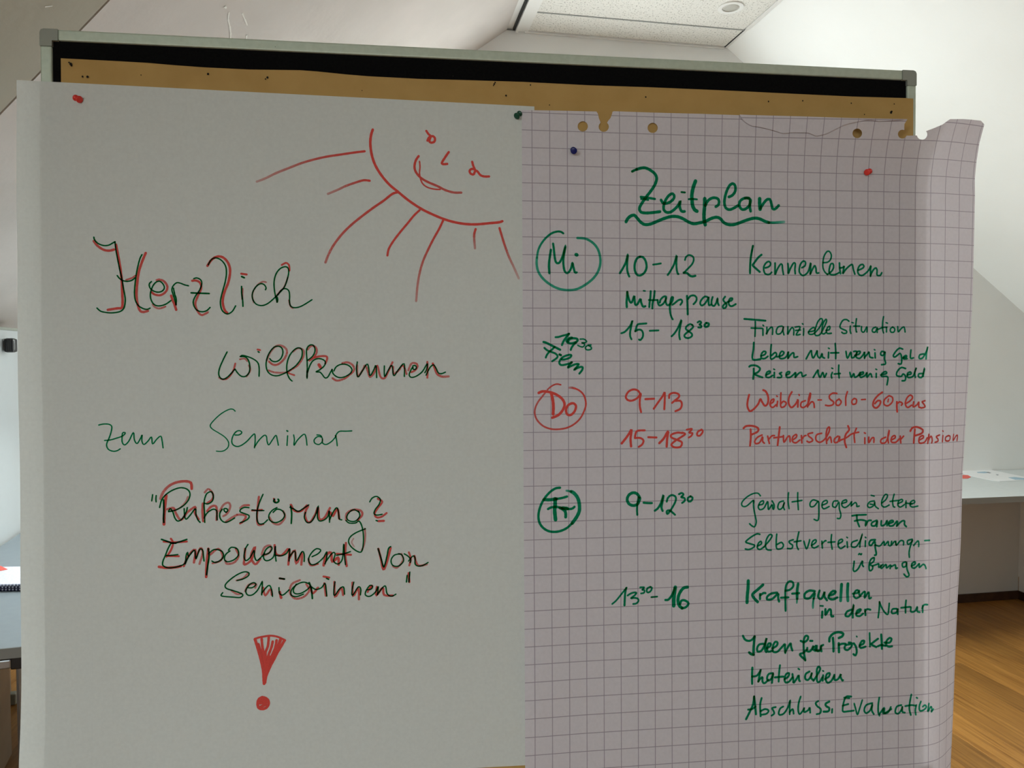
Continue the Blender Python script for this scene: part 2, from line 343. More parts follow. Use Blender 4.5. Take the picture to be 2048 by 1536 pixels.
def window(name, a, y0, sgn):
    """frame with a mullion, two sashes and panes; a=(x0,x1,z0,z1)"""
    w_ = tag(empty(name, GF[0], GF[1]), kind='structure')
    x0, x1, z0, z1 = a; ya, yb = sorted((y0, y0+sgn*0.06))
    b = MB().box(x0, x1, ya, yb, z0, z0+.06, .003).box(x0, x1, ya, yb, z1-.06, z1, .003).box(x0, x0+.06, ya, yb, z0+.06, z1-.06, .003).box(x1-.06, x1, ya, yb, z0+.06, z1-.06, .003)
    xm = (x0+x1)/2; b.box(xm-.04, xm+.04, ya, yb, z0+.06, z1-.06, .003); b.build('window_frame', M_white, w_)
    for (p, q) in ((x0+.06, xm-.04), (xm+.04, x1-.06)):
        MB().box(p, q, (ya+yb)/2-.003, (ya+yb)/2+.003, z0+.06, z1-.06).build('pane', M_glass, w_)
    MB().box(x0-.03, x1+.03, min(y0, 0) if name != 'window_2' else REAR, 0.03 if name != 'window_2' else REAR+.03, z0-.03, z0).build('window_sill', M_white, w_)
M_glass = bpy.data.materials.new('window_glass'); M_glass.use_nodes = True
n = M_glass.node_tree; n.nodes.clear(); out = n.nodes.new('ShaderNodeOutputMaterial'); t_ = n.nodes.new('ShaderNodeBsdfTransparent'); t_.inputs[0].default_value = (.95, .97, .96, 1)
g_ = n.nodes.new('ShaderNodeBsdfGlossy'); g_.inputs['Roughness'].default_value = 0.02; mx_ = n.nodes.new('ShaderNodeMixShader'); mx_.inputs[0].default_value = 0.06
n.links.new(t_.outputs[0], mx_.inputs[1]); n.links.new(g_.outputs[0], mx_.inputs[2]); n.links.new(mx_.outputs[0], out.inputs[0])
def roof_window(name, k0, k1, v0, v1):
    w_ = tag(empty(name, GF[0], GF[1]), kind='structure')
    def P(k, v, off): return (-0.032-3.257*k-0.592*off, v, 3.392-2.392*k+0.806*off)
    def bar(ka, kb, va, vb, o0, o1):
        V = [P(k, v, q) for q in (o0, o1) for k in (ka, kb) for v in (va, vb)]
        return V, [(0, 1, 3, 2), (4, 6, 7, 5), (0, 4, 5, 1), (2, 3, 7, 6), (0, 2, 6, 4), (1, 5, 7, 3)]
    b = MB(); t = 0.05; tk = t/4.04
    for q in ((k0, k0+tk, v0, v1), (k1-tk, k1, v0, v1), (k0+tk, k1-tk, v0, v0+t), (k0+tk, k1-tk, v1-t, v1)): b.add(*bar(*q, 0.06, 0.11))
    b.build('window_frame', M_white, w_)
    MB().add(*bar(k0+tk, k1-tk, v0+t, v1-t, 0.083, 0.088)).build('pane', M_glass, w_)
window('window_1', W1, 0.13, 1)
roof_window('window_3', FK0, FK1, FV0, FV1)
roof_window('fill_window_4', NK0, NK1, NV0, NV1)  # unseen opening, added for the side light on the sheets
window('window_2', W2, REAR-0.22, -1)

# low wall under the far worktop, with its dark skirting
LW = -0.39
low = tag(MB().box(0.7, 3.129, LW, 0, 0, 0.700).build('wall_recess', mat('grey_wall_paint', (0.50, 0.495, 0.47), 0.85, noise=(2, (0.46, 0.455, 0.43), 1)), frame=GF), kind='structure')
tag(MB().box(0.7, 3.129, LW-0.012, LW, 0, 0.052, .002).box(3.117, 3.129, -0.78, LW-0.012, 0, 0.052, .002).build('baseboard_front', M_skirting, frame=GF), kind='structure')
tag(MB().box(KL, KL+.014, REAR, -.02, 0, .06, .002).build('baseboard_left', M_skirting, frame=GF), kind='structure')
tag(MB().box(KR-.014, KR, REAR, -.02, 0, .06, .002).build('baseboard_right', M_skirting, frame=GF), kind='structure')

# worktop along the gable on the right
wt = empty('worktop', room(2.9, -0.41, 0), (0, 0, GA)); tag(wt, 'pale grey worktop along the far wall, right of the pinboard', 'table')
MB().box(-2.2, 1.3, -0.413, 0.405, 0.7045, 0.738, .002).build('tabletop', M_table, wt)
MB().box(-2.2, 1.3, -0.4155, -0.4132, 0.705, 0.7375).build('edge_band', M_edge, wt)
MB().box(0.23, 0.27, -0.38, 0.018, 0, 0.7045, .002).build('side_panel', M_white, wt)
# leaflets lying on it
def flat_sheet(name, pts, z0, th, m, lift=()):
    n_ = len(pts); V = [(*p, z0+(lift[i] if lift else 0)) for i, p in enumerate(pts)]; V = [(x, y, z+th) for x, y, z in V]+V
    F = [tuple(range(n_)), tuple(range(2*n_-1, n_-1, -1))]+[(i, i+n_, (i+1) % n_+n_, (i+1) % n_) for i in range(n_)]
    return link(name, V, F, m)
def on_leaf(p):  return p
lf = flat_sheet('leaflet', [(2.974, 4.91), (3.236, 4.975), (3.252, 4.755), (3.268, 4.657), (3.186, 4.557), (2.992, 4.512), (2.964, 4.535), (2.948, 4.657), (2.947, 4.796)], 0.7385, 0.0012, M_leaf)
tag(lf, 'white folded leaflet with pale blue print lying on the far worktop', 'leaflet')
for nm, P, m_ in [('p', [(3.059, 4.829), (3.092, 4.818), (3.141, 4.839), (3.145, 4.892), (3.076, 4.87)], 'b'), ('p', [(3.124, 4.812), (3.151, 4.833), (3.158, 4.875), (3.138, 4.875)], 'g'), ('p', [(3.127, 4.747), (3.124, 4.727), (3.154, 4.767), (3.144, 4.778)], 'g'), ('p', [(3.123, 4.565), (3.178, 4.565), (3.23, 4.611), (3.193, 4.669), (3.136, 4.649)], 'b')]:
    q = flat_sheet('print', P, 0.7398, 0.0002, {'b': M_leafblue, 'g': M_leafgrey}[m_]); q.parent = lf
rl = flat_sheet('leaflet', [(2.89, 4.755), (2.942, 4.745), (2.919, 4.677), (2.864, 4.619), (2.798, 4.619)], 0.7385, 0.0012, M_redcard); tag(rl, 'small red leaflet on the far worktop, half hidden by the squared sheet', 'leaflet')

# ------------------------------------------------------------------ left: table, cabinet, notebooks, whiteboard
TA = R(17.0); tb = empty('conference_table', (-1.713, 1.804, 0), (0, 0, TA)); tag(tb, 'blue-grey laminate table on steel tube legs, left behind the pinboard', 'table')
MB().box(0, 1.7, 0, 1.6, 0.711, 0.740, .0015).build('tabletop', M_table_blue, tb)
MB().box(0.0, 1.7, -0.0022, 0.0, 0.7115, 0.7395).box(-0.0022, 0, 0, 1.6, 0.7115, 0.7395).build('edge_band', M_edge, tb)
LX = 0.418
for (x, y) in ((LX, 0.055), (1.62, 0.055), (LX, 1.5), (1.62, 1.5)):
    l_ = MB().tube([(x, y, 0.03), (x, y, 0.70)], 0.0155, 16).build('leg', M_steel, tb, smooth_=False)
    MB().tube([(x, y, 0), (x, y, 0.03)], 0.018, 16).build('foot', M_blackp, l_)
MB().box(0.02, LX-0.02, 0.03, 0.055, 0.672, 0.697, .004).build('rail', M_steel, tb)
MB().box(LX+0.02, 1.6, 0.03, 0.055, 0.672, 0.697, .004).build('rail', M_steel, tb)
MB().box(LX-0.022, LX+0.022, 0.03, 0.085, 0.668, 0.711, .004).build('corner_joint', M_blackp, tb)
cab = empty('drawer_cabinet', (-1.897, 2.75, 0), (0, 0, R(21.8))); tag(cab, 'brown wood-veneer drawer cabinet under the grey table', 'cabinet')
MB().box(-0.40, 0, -0.40, 0, 0.0, 0.66, .002).build('carcass', M_beech, cab)
for k in range(3):
    dr = MB().box(-0.395, -0.005, -0.418, -0.401, 0.03+k*0.21, 0.225+k*0.21, .002).build('drawer', M_beech, cab)
    MB().box(-0.27, -0.15, -0.435, -0.418, 0.16+k*0.21, 0.172+k*0.21, .003).build('handle', M_steel, dr)
NB = (-1.677, 2.387)
lab = ['undermost of the three comb-bound notebooks on the left table', 'middle one of the three comb-bound notebooks on the left table', 'topmost comb-bound notebook with a pale printed cover on the left table']
for k in range(3):
    nb = empty('notebook', (NB[0], NB[1], 0.7403+k*0.0082), (0, 0, R(3))); tag(nb, lab[k], 'notebook', 'notebooks stacked on the left table')
    MB().box(-0.15, 0.15, 0.006, 0.21, 0.001, 0.0052).build('pages', M_print, nb)
    MB().box(-0.15, 0.15, 0.004, 0.21, 0.0, 0.001).build('cover', M_navy, nb)
    MB().box(-0.15, 0.15, 0.004, 0.21, 0.0053, 0.0064, .0003).build('cover', M_print, nb)
    cb = MB()
    for j in range(28): cb.tube([(-0.147+j*0.0109+0.004*math.cos(a)*0, 0.004-0.0042*math.cos(a), 0.0036+0.0022*math.sin(a)) for a in (R(x) for x in range(-150, 211, 40))], 0.0017, 6)
    cb.build('comb_binding', M_navy if k < 2 else M_print, nb)
rc = MB().box(-0.07, 0.0, 0, 0.05, 0, 0.001).build('leaflet', M_redcard); rc.location = (NB[0]+-0.115, NB[1]+0.13, 0.7403+3*0.0082-0.0016); rc.rotation_euler = (0, 0, R(-38))
tag(rc, 'coral red card lying on the topmost notebook at the left edge', 'leaflet')
wb = empty('whiteboard', (-1.813, 2.060, 0), (0, 0, R(107))); tag(wb, 'white mobile writing board with a black clamp knob beside the left table', 'whiteboard')
MB().box(0.0, 1.275, 0, 0.022, 0.70, 1.618, .002).build('writing_surface', M_board, wb)
MB().box(-0.012, 1.287, -0.001, 0.026, 1.618, 1.630, .002).box(-0.012, 1.287, -0.001, 0.026, 0.688, 0.70, .002).box(-0.012, 0.0, -0.001, 0.026, .70, 1.618).box(1.275, 1.287, -0.001, 0.026, .70, 1.618).build('frame', M_corner, wb)
KNX, KNZ = 1.10, 1.553
kb = MB().box(KNX-0.024, KNX+0.024, -0.044, -0.003, KNZ-0.030, KNZ+0.030, .011)
for j in range(5): kb.box(KNX-0.026, KNX+0.026, -0.040+j*0.007, -0.037+j*0.007, KNZ-0.026, KNZ+0.026, .001)
kb.build('clamp_knob', M_blackp, wb)
for x in (0.06, 1.15):
    l_ = MB().box(x-.015, x+.015, 0.027, 0.057, 0.05, 1.45, .003).build('leg', M_steel, wb)
    MB().box(x-.02, x+.02, -0.0, 0.42, 0.0, 0.05, .006).build('foot', M_corner, l_)

# ------------------------------------------------------------------ the pinboard (its own frame: x along the board, -y towards the camera, z from eye height)
BF = ((0, 1.05, H), (R(-1.4), 0, R(6.7)))
bd = empty('pinboard', *BF); tag(bd, 'aluminium-framed black pinboard standing in the middle of the room', 'pinboard')
BX0, BX1, BZ1, BZ0 = -0.6231, 0.6153, 0.4294, -1.06
FWD = 0.0145
MB().box(BX0+0.012, BX1-0.012, 0.0035, 0.018, BZ0+0.012, BZ1-0.012).build('felt_panel', M_felt, bd)
MB().box(BX0+0.012, BX1-0.012, 0.018, 0.021, BZ0+0.012, BZ1-0.012).build('back_panel', mat('board_back', (0.32, 0.32, 0.31), 0.7), bd)
MB().box(BX0+0.022, BX1-0.022, 0.0, 0.026, BZ1-FWD, BZ1, .0022).build('frame_rail', M_alu, bd)
MB().box(BX0+0.022, BX1-0.022, 0.0, 0.026, BZ0, BZ0+FWD, .0022).build('frame_rail', M_alu, bd)
MB().box(BX0, BX0+FWD, 0.0, 0.026, BZ0+.022, BZ1-.022, .0022).build('frame_rail', M_alu, bd)
MB().box(BX1-FWD, BX1, 0.0, 0.026, BZ0+.022, BZ1-.022, .0022).build('frame_rail', M_alu, bd)
for (x0, sx) in ((BX0, 1), (BX1, -1)):
    for (z0, sz) in ((BZ1, -1), (BZ0, 1)):
        a = [(0.005, 0), (0.0225, 0), (0.0225, FWD+.0006), (FWD+.0006, FWD+.0006), (FWD+.0006, 0.0225), (0, 0.0225), (0, 0.005), (0.0015, 0.0015)]
        pl_ = [(x0+sx*p, z0+sz*q) for p, q in a]
        if sx*sz < 0: pl_.reverse()
        slab('frame_corner', pl_, [], lambda x, z: (x, -0.0006, z), lambda x, z: (x, 0.0266, z), M_corner, bd)
MB().box(BX0+.3, BX0+.3004, -0.001, 0.0, BZ1-.010, BZ1-.0094).build('scuff_mark', M_hole, bd)
for x in (BX0-0.014, BX1+0.014):
    st = MB().box(x-0.013, x+0.013, 0.006, 0.032, -H+0.045, -0.62, .003).build('leg', M_alu, bd)
    MB().box(x-0.02, x+0.02, -0.24, 0.28, -H+0.006, -H+0.045, .006).build('foot', M_corner, st)
# brown packing paper stretched over the felt
KT = [(-0.5971, 0.3913), (-0.527, 0.3906), (-0.4897, 0.39), (-0.4524, 0.3884), (-0.4148, 0.3874), (-0.3576, 0.3873), (-0.2903, 0.3893), (-0.2677, 0.3886), (-0.2301, 0.3862), (-0.1983, 0.3849), (-0.1285, 0.3845), (-0.0568, 0.3858), (0.0153, 0.3865), (0.114, 0.3858), (0.2015, 0.3869), (0.3112, 0.3868), (0.4236, 0.3864), (0.5101, 0.3862), (0.5966, 0.3871), (0.6095, 0.3869)]
kpoly = KT+[(0.6128, -1.035), (-0.5975, -1.035)]
def kd(x, z): return -0.0004-0.0008*(0.5+0.5*math.sin(x*23))*max(0, 1-abs(z-0.38)/0.1)
kv, kf = triangulate(kpoly, [], [(x/1000, z/1000) for x in range(-570, 600, 40) for z in range(-1000, 370, 60)])
kr = link('packing_paper', [(x, kd(x, z), z) for x, z in kv], [tuple(reversed(q)) if False else q for q in kf], M_kraft, frame=BF, smooth_=True)
tag(kr, 'sheet of brown packing paper pinned over the black board', 'paper')
ph = MB()
for (x, z, r_) in [(-0.5843, 0.3839, 0.00154), (-0.5834, 0.382, 0.00112), (-0.5865, 0.3858, 0.00084), (-0.5699, 0.3681, 0.00098), (-0.5637, 0.3681, 0.00133), (-0.4964, 0.3733, 0.00063), (-0.4107, 0.3785, 0.00126), (-0.3332, 0.3772, 0.00126), (-0.3358, 0.375, 0.00084), (-0.082, 0.3902, 0.00084), (-0.2071, 0.3648, 0.00056), (-0.0242, 0.3815, 0.00098), (-0.0231, 0.3837, 0.00091), (-0.0253, 0.3794, 0.0007), (-0.0076, 0.3661, 0.00105), (0.0272, 0.3823, 0.00091), (0.0544, 0.3553, 0.0007), (0.1948, 0.3722, 0.00098), (0.3804, 0.3732, 0.00098), (0.4335, 0.3764, 0.00091), (0.5098, 0.3758, 0.00084), (0.5785, 0.3774, 0.0007), (0.5733, 0.3645, 0.00161), (0.5745, 0.366, 0.00112), (0.5309, 0.3599, 0.0007)]:
    ph.add([(x+r_*math.cos(a)*(1+.4*random.random()), -0.0016, z+r_*1.3*math.sin(a)) for a in (R(q) for q in range(0, 360, 45))], [tuple(range(8))])
tag(ph.build('pin_holes', M_hole, kr), 'small dark pin holes', kind='stuff')

# ---- shape of the two pinned sheets, in metres on the board's own plane (x along, y depth, z up) ----
def lerp_table(tab, t):
    if t <= tab[0][0]: return tab[0][1]
    for (a, va), (b, vb) in zip(tab, tab[1:]):
        if t <= b:
            k = (t-a)/(b-a); return va+(vb-va)*k
    return tab[-1][1]
def smooth(x):
    x = max(0.0, min(1.0, x)); return x*x*(3-2*x)
SHEET_L = dict(x=-0.65129, z=0.36004, rot=0.0113, w=0.684, h=0.9370, y=-0.0016)
SHEET_R = dict(x=0.01446, z=0.3461, rot=-0.00232, w=0.702, h=1.02, y=-0.0032)
CURL_START = 0.594
CURL = [(0, 0.257), (0.0088, 0.257), (0.042, 0.188), (0.1014, 0.123), (0.17, 0.146), (0.2618, 0.18), (0.3388, 0.241), (0.4555, 0.347), (0.5341, 0.415), (0.6526, 0.456), (0.7327, 0.522), (0.8291, 0.574), (0.9178, 0.615), (1.0042, 0.667)]
def left_sheet(s, t):
    k = smooth((t-0.70)/0.30); e = smooth((0.16-s)/0.16)
    y = SHEET_L['y'] - 0.012*k*e - 0.0012*math.sin(t*21.0)*smooth(t/0.3)*(1-0.6*s/0.7) - 0.004*e*smooth(t/.2) - 0.003*smooth((t-.8)/.2)
    c, q = math.cos(SHEET_L['rot']), math.sin(SHEET_L['rot'])
    return (SHEET_L['x']+s*c-t*0.0003, y, SHEET_L['z']-s*q-t*c)
def right_sheet(s, t):
    a = CURL_START; F = lerp_table(CURL, t); L = SHEET_R['w']-a
    x = s; y = 0.0
    if s > a:                                    # the margin past the board bends on a growing angle
        n = 10; ds = (s-a)/n; x = a
        for i in range(n):
            f = F*smooth((i+0.5)*ds/L*1.3)
            x += ds*math.cos(f); y += ds*math.sin(f)
    y += SHEET_R['y'] - 0.030*smooth(s/0.75)**2*max(0.0, 1-t/0.10)**2 - 0.0035*smooth((0.10-s)/0.10)*smooth((t-0.55)/0.3)*smooth((1.02-t)/0.2)
    c, q = math.cos(SHEET_R['rot']), math.sin(SHEET_R['rot'])
    return (SHEET_R['x']+x*c-t*q, y, SHEET_R['z']-x*q-t*c)

def uv_r(s, t): 
    rows = [0.00326, 0.0278, 0.05249, 0.07656, 0.1022, 0.12758, 0.15283, 0.17838, 0.20338, 0.22826, 0.25365, 0.27898, 0.30426, 0.32977, 0.35438, 0.37943, 0.40499, 0.42985, 0.45545, 0.48092, 0.50641, 0.53198, 0.5575, 0.5833, 0.60859, 0.63387, 0.65912, 0.68422, 0.7096, 0.73519, 0.76051, 0.78605, 0.81135, 0.8371, 0.86376, 0.89057, 0.91676]
    if t <= rows[0]: v = (t-rows[0])/(rows[1]-rows[0])
    elif t >= rows[-1]: v = len(rows)-1+(t-rows[-1])/(rows[-1]-rows[-2])
    else:
        i = max(k for k in range(len(rows)) if rows[k] <= t); i = min(i, len(rows)-2); v = i+(t-rows[i])/(rows[i+1]-rows[i])
    return ((s-0.0144)/0.02534, v)
def uv_l(s, t): return ((s-0.012)/0.025, (t-0.012)/0.0255)
def sheet(name, outline, holes, fn, uvfn, m, W_, H_, dx, dz, x_fine=None):
    extra = []
    x = dx*0.5
    while x < W_:
        z = dz*0.5
        while z < H_:
            if inside((x, z), outline) and not any(inside((x, z), [(c[0]+(p[0]-c[0])*1.25, c[1]+(p[1]-c[1])*1.25) for p in h]) for h, c in ((h, (sum(q[0] for q in h)/len(h), sum(q[1] for q in h)/len(h))) for h in holes)): extra.append((x, z))
            z += dz
        x += (dx*0.45 if x_fine and x > x_fine else dx)
    v, f = triangulate(outline, holes, extra)
    o = link(name, [fn(*p) for p in v], f, m, frame=BF, smooth_=True)
    ul = o.data.uv_layers.new(name='squares')
    for p in o.data.polygons:
        for li, vi in zip(p.loop_indices, p.vertices): ul.data[li].uv = uvfn(*v[vi])
    return o
def dense(pts, step):
    out = []
    for (a, b) in zip(pts, pts[1:]+pts[:1]):
        n = max(1, int(math.dist(a, b)/step))
        out += [(a[0]+(b[0]-a[0])*k/n, a[1]+(b[1]-a[1])*k/n) for k in range(n)]
    return out
WL, HL = SHEET_L['w'], SHEET_L['h']
shL = sheet('flipchart_sheet', dense([(0, 0), (WL, 0), (WL, HL), (0, HL)], 0.02), [], left_sheet, uv_l, M_paper_plain, WL, HL, 0.03, 0.02)
tag(shL, 'plain white flipchart sheet with the handwritten welcome and a drawn sun', 'paper')
OUT_R = [(0.0, -0.0), (0.0404, -0.0008), (0.0764, -0.0013), (0.1076, -0.0017), (0.1097, 0.0017), (0.1112, 0.0081), (0.113, 0.0123), (0.1133, 0.0141), (0.1114, 0.0165), (0.1106, 0.0194), (0.111, 0.0223), (0.1126, 0.0248), (0.1151, 0.0264), (0.118, 0.0269), (0.121, 0.0262), (0.1235, 0.0244), (0.1251, 0.0218), (0.1256, 0.0189), (0.1248, 0.0161), (0.1229, 0.0138), (0.1243, 0.0112), (0.128, 0.0068), (0.1302, 0.001), (0.1309, -0.0022), (0.1331, -0.003), (0.186, -0.0029), (0.26, -0.0031), (0.3343, -0.0022), (0.4087, -0.0015), (0.4833, 0.0002), (0.5432, 0.0008), (0.5692, 0.0007), (0.5679, 0.0034), (0.5665, 0.0067), (0.5675, 0.0119), (0.5683, 0.0146), (0.565, 0.0141), (0.562, 0.0149), (0.5601, 0.0169), (0.5597, 0.0196), (0.5609, 0.0224), (0.5633, 0.0247), (0.5666, 0.0258), (0.5699, 0.0257), (0.5724, 0.0242), (0.5737, 0.0218), (0.5788, 0.0218), (0.5888, 0.0213), (0.5893, 0.0212), (0.5914, 0.0241), (0.5948, 0.0261), (0.5985, 0.0268), (0.602, 0.0261), (0.6044, 0.0241), (0.6053, 0.0212), (0.6044, 0.0181), (0.6019, 0.0154), (0.6036, 0.0147), (0.6145, 0.0108), (0.625, 0.0064), (0.6301, 0.0024), (0.6346, -0.0008), (0.6581, -0.0024), (0.6756, -0.003), (0.6928, -0.0033), (0.702, 0.0005), (0.702, 0.051), (0.702, 0.102), (0.702, 0.153), (0.702, 0.204), (0.702, 0.255), (0.702, 0.306), (0.702, 0.357), (0.702, 0.408), (0.702, 0.459), (0.702, 0.51), (0.702, 0.561), (0.702, 0.612), (0.702, 0.663), (0.702, 0.714), (0.702, 0.765), (0.702, 0.816), (0.702, 0.867), (0.702, 0.918), (0.702, 0.969), (0.702, 1.02), (0, 1.02)]
shR = sheet('flipchart_sheet', dense(OUT_R, 0.02), [[(0.095, 0.0198), (0.0945, 0.0223), (0.0932, 0.0246), (0.0912, 0.0263), (0.0888, 0.0272), (0.0862, 0.0273), (0.0838, 0.0265), (0.0818, 0.025), (0.0805, 0.0228), (0.0801, 0.0203), (0.0805, 0.0178), (0.0818, 0.0156), (0.0838, 0.0139), (0.0862, 0.0129), (0.0888, 0.0128), (0.0913, 0.0136), (0.0933, 0.0152), (0.0945, 0.0173)], [(0.1974, 0.0187), (0.197, 0.0212), (0.1957, 0.0234), (0.1937, 0.0251), (0.1912, 0.0261), (0.1886, 0.0261), (0.1861, 0.0254), (0.1841, 0.0238), (0.1828, 0.0216), (0.1824, 0.0192), (0.1828, 0.0167), (0.1841, 0.0144), (0.1861, 0.0128), (0.1886, 0.0118), (0.1912, 0.0117), (0.1937, 0.0125), (0.1957, 0.0141), (0.197, 0.0162)], [(0.5049, 0.0198), (0.5048, 0.022), (0.5038, 0.024), (0.5021, 0.0255), (0.4998, 0.0263), (0.4973, 0.0264), (0.4948, 0.0256), (0.4926, 0.0242), (0.4911, 0.0223), (0.4903, 0.02), (0.4904, 0.0178), (0.4913, 0.0158), (0.493, 0.0144), (0.4953, 0.0136), (0.4978, 0.0135), (0.5003, 0.0143), (0.5025, 0.0157), (0.5041, 0.0176)]], right_sheet, uv_r, M_paper_squared, SHEET_R['w'], SHEET_R['h'], 0.02, 0.02, 0.5)
tag(shR, 'squared flipchart sheet with a torn top edge and the handwritten timetable', 'paper')
fv, ff = triangulate(dense([(0.3176, -0.0023), (0.3208, 0.0034), (0.3266, 0.0085), (0.3365, 0.0132), (0.3523, 0.0152), (0.3683, 0.0187), (0.3842, 0.023), (0.3975, 0.0211), (0.4222, 0.0212), (0.4339, 0.0255), (0.4474, 0.0228), (0.4601, 0.0165), (0.4747, 0.0093), (0.4939, 0.0051), (0.5114, 0.0023), (0.5251, 0.0045), (0.5557, 0.0026), (0.568, 0.0012), (0.5432, 0.0011), (0.4834, 0.0005), (0.4088, -0.0011), (0.3343, -0.0019)], 0.015))
fl = link('torn_flap', [(lambda p: (p[0], p[1]-0.0030, p[2]))(right_sheet(*p)) for p in fv], ff, M_paper_squared, shR)
ul = fl.data.uv_layers.new(name='squares')
for p in fl.data.polygons:
    for li, vi in zip(p.loop_indices, p.vertices): ul.data[li].uv = tuple(a+0.05 for a in uv_r(*fv[vi]))
fl['label'] = 'torn strip of squared paper left along the top edge'

# ------------------------------------------------------------------ handwriting: pen strokes in tenths of a millimetre on each sheet
def catmull(P, n=4):
    if len(P) < 3: 
        return [(P[0][0]+(P[-1][0]-P[0][0])*k/4, P[0][1]+(P[-1][1]-P[0][1])*k/4) for k in range(5)]
    Q = [P[0]]+P+[P[-1]]; out = []
    for i in range(1, len(Q)-2):
        a, b, c, d = Q[i-1:i+3]
        for k in range(n):
            t = k/n; t2 = t*t; t3 = t2*t
            out.append(tuple(0.5*(2*b[j]+(c[j]-a[j])*t+(2*a[j]-5*b[j]+4*c[j]-d[j])*t2+(3*b[j]-a[j]-3*c[j]+d[j])*t3) for j in (0, 1)))
    out.append(P[-1]); return out
def ribbon(P, w, ink, fn, lift, V, F, K):
    C = catmull(P); r = w/2; n = len(C)
    C = [c for i, c in enumerate(C) if i == 0 or math.dist(c, C[i-1]) > 1e-6]; n = len(C)
    T = []
    for i in range(n):
        a, b = C[max(i-1, 0)], C[min(i+1, n-1)]; L = math.dist(a, b) or 1; T.append(((b[0]-a[0])/L, (b[1]-a[1])/L))
    st = []                                                    # (centre, tangent, half width, position along)
    for q, wq in ((-1.0, 0.25), (-0.8, 0.65), (-0.4, 0.92)): st.append(((C[0][0]+T[0][0]*r*q, C[0][1]+T[0][1]*r*q), T[0], r*wq, 0))
    for i in range(n): st.append((C[i], T[i], r*(1+0.05*math.sin(i*2.3)), i/(n-1)))
    for q, wq in ((0.4, 0.92), (0.8, 0.65), (1.0, 0.25)): st.append(((C[-1][0]+T[-1][0]*r*q, C[-1][1]+T[-1][1]*r*q), T[-1], r*wq, 1))
    k0 = len(V)
    for (c, t, h, a) in st:
        for sg in (-1, 1):
            p = fn(c[0]-t[1]*h*sg, c[1]+t[0]*h*sg); V.append((p[0], p[1]-lift, p[2])); K.append(ink[0]+(ink[1]-ink[0])*a)
        lift += 4e-8
    for i in range(len(st)-1): F.append((k0+2*i, k0+2*i+1, k0+2*i+3, k0+2*i+2))
def write(part, label, parent, fn, strokes):
    V, F, K, MI = [], [], [], []
    for i, (col, w, f0, f1, co) in enumerate(strokes):
        P = [(co[j]/10000, co[j+1]/10000) for j in range(0, len(co), 2)]; nf = len(F)
        ribbon(P, w/100000, (f0, f1), fn, 0.00035+i*1.2e-6, V, F, K); MI += [0 if col == 'G' else 1]*(len(F)-nf)
    o = link(part, V, F, None, parent, mats=[M_ink_green, M_ink_red], fmats=MI)
    at = o.data.attributes.new('ink', 'FLOAT', 'POINT'); at.data.foreach_set('value', K)
    o['label'] = label
    return o
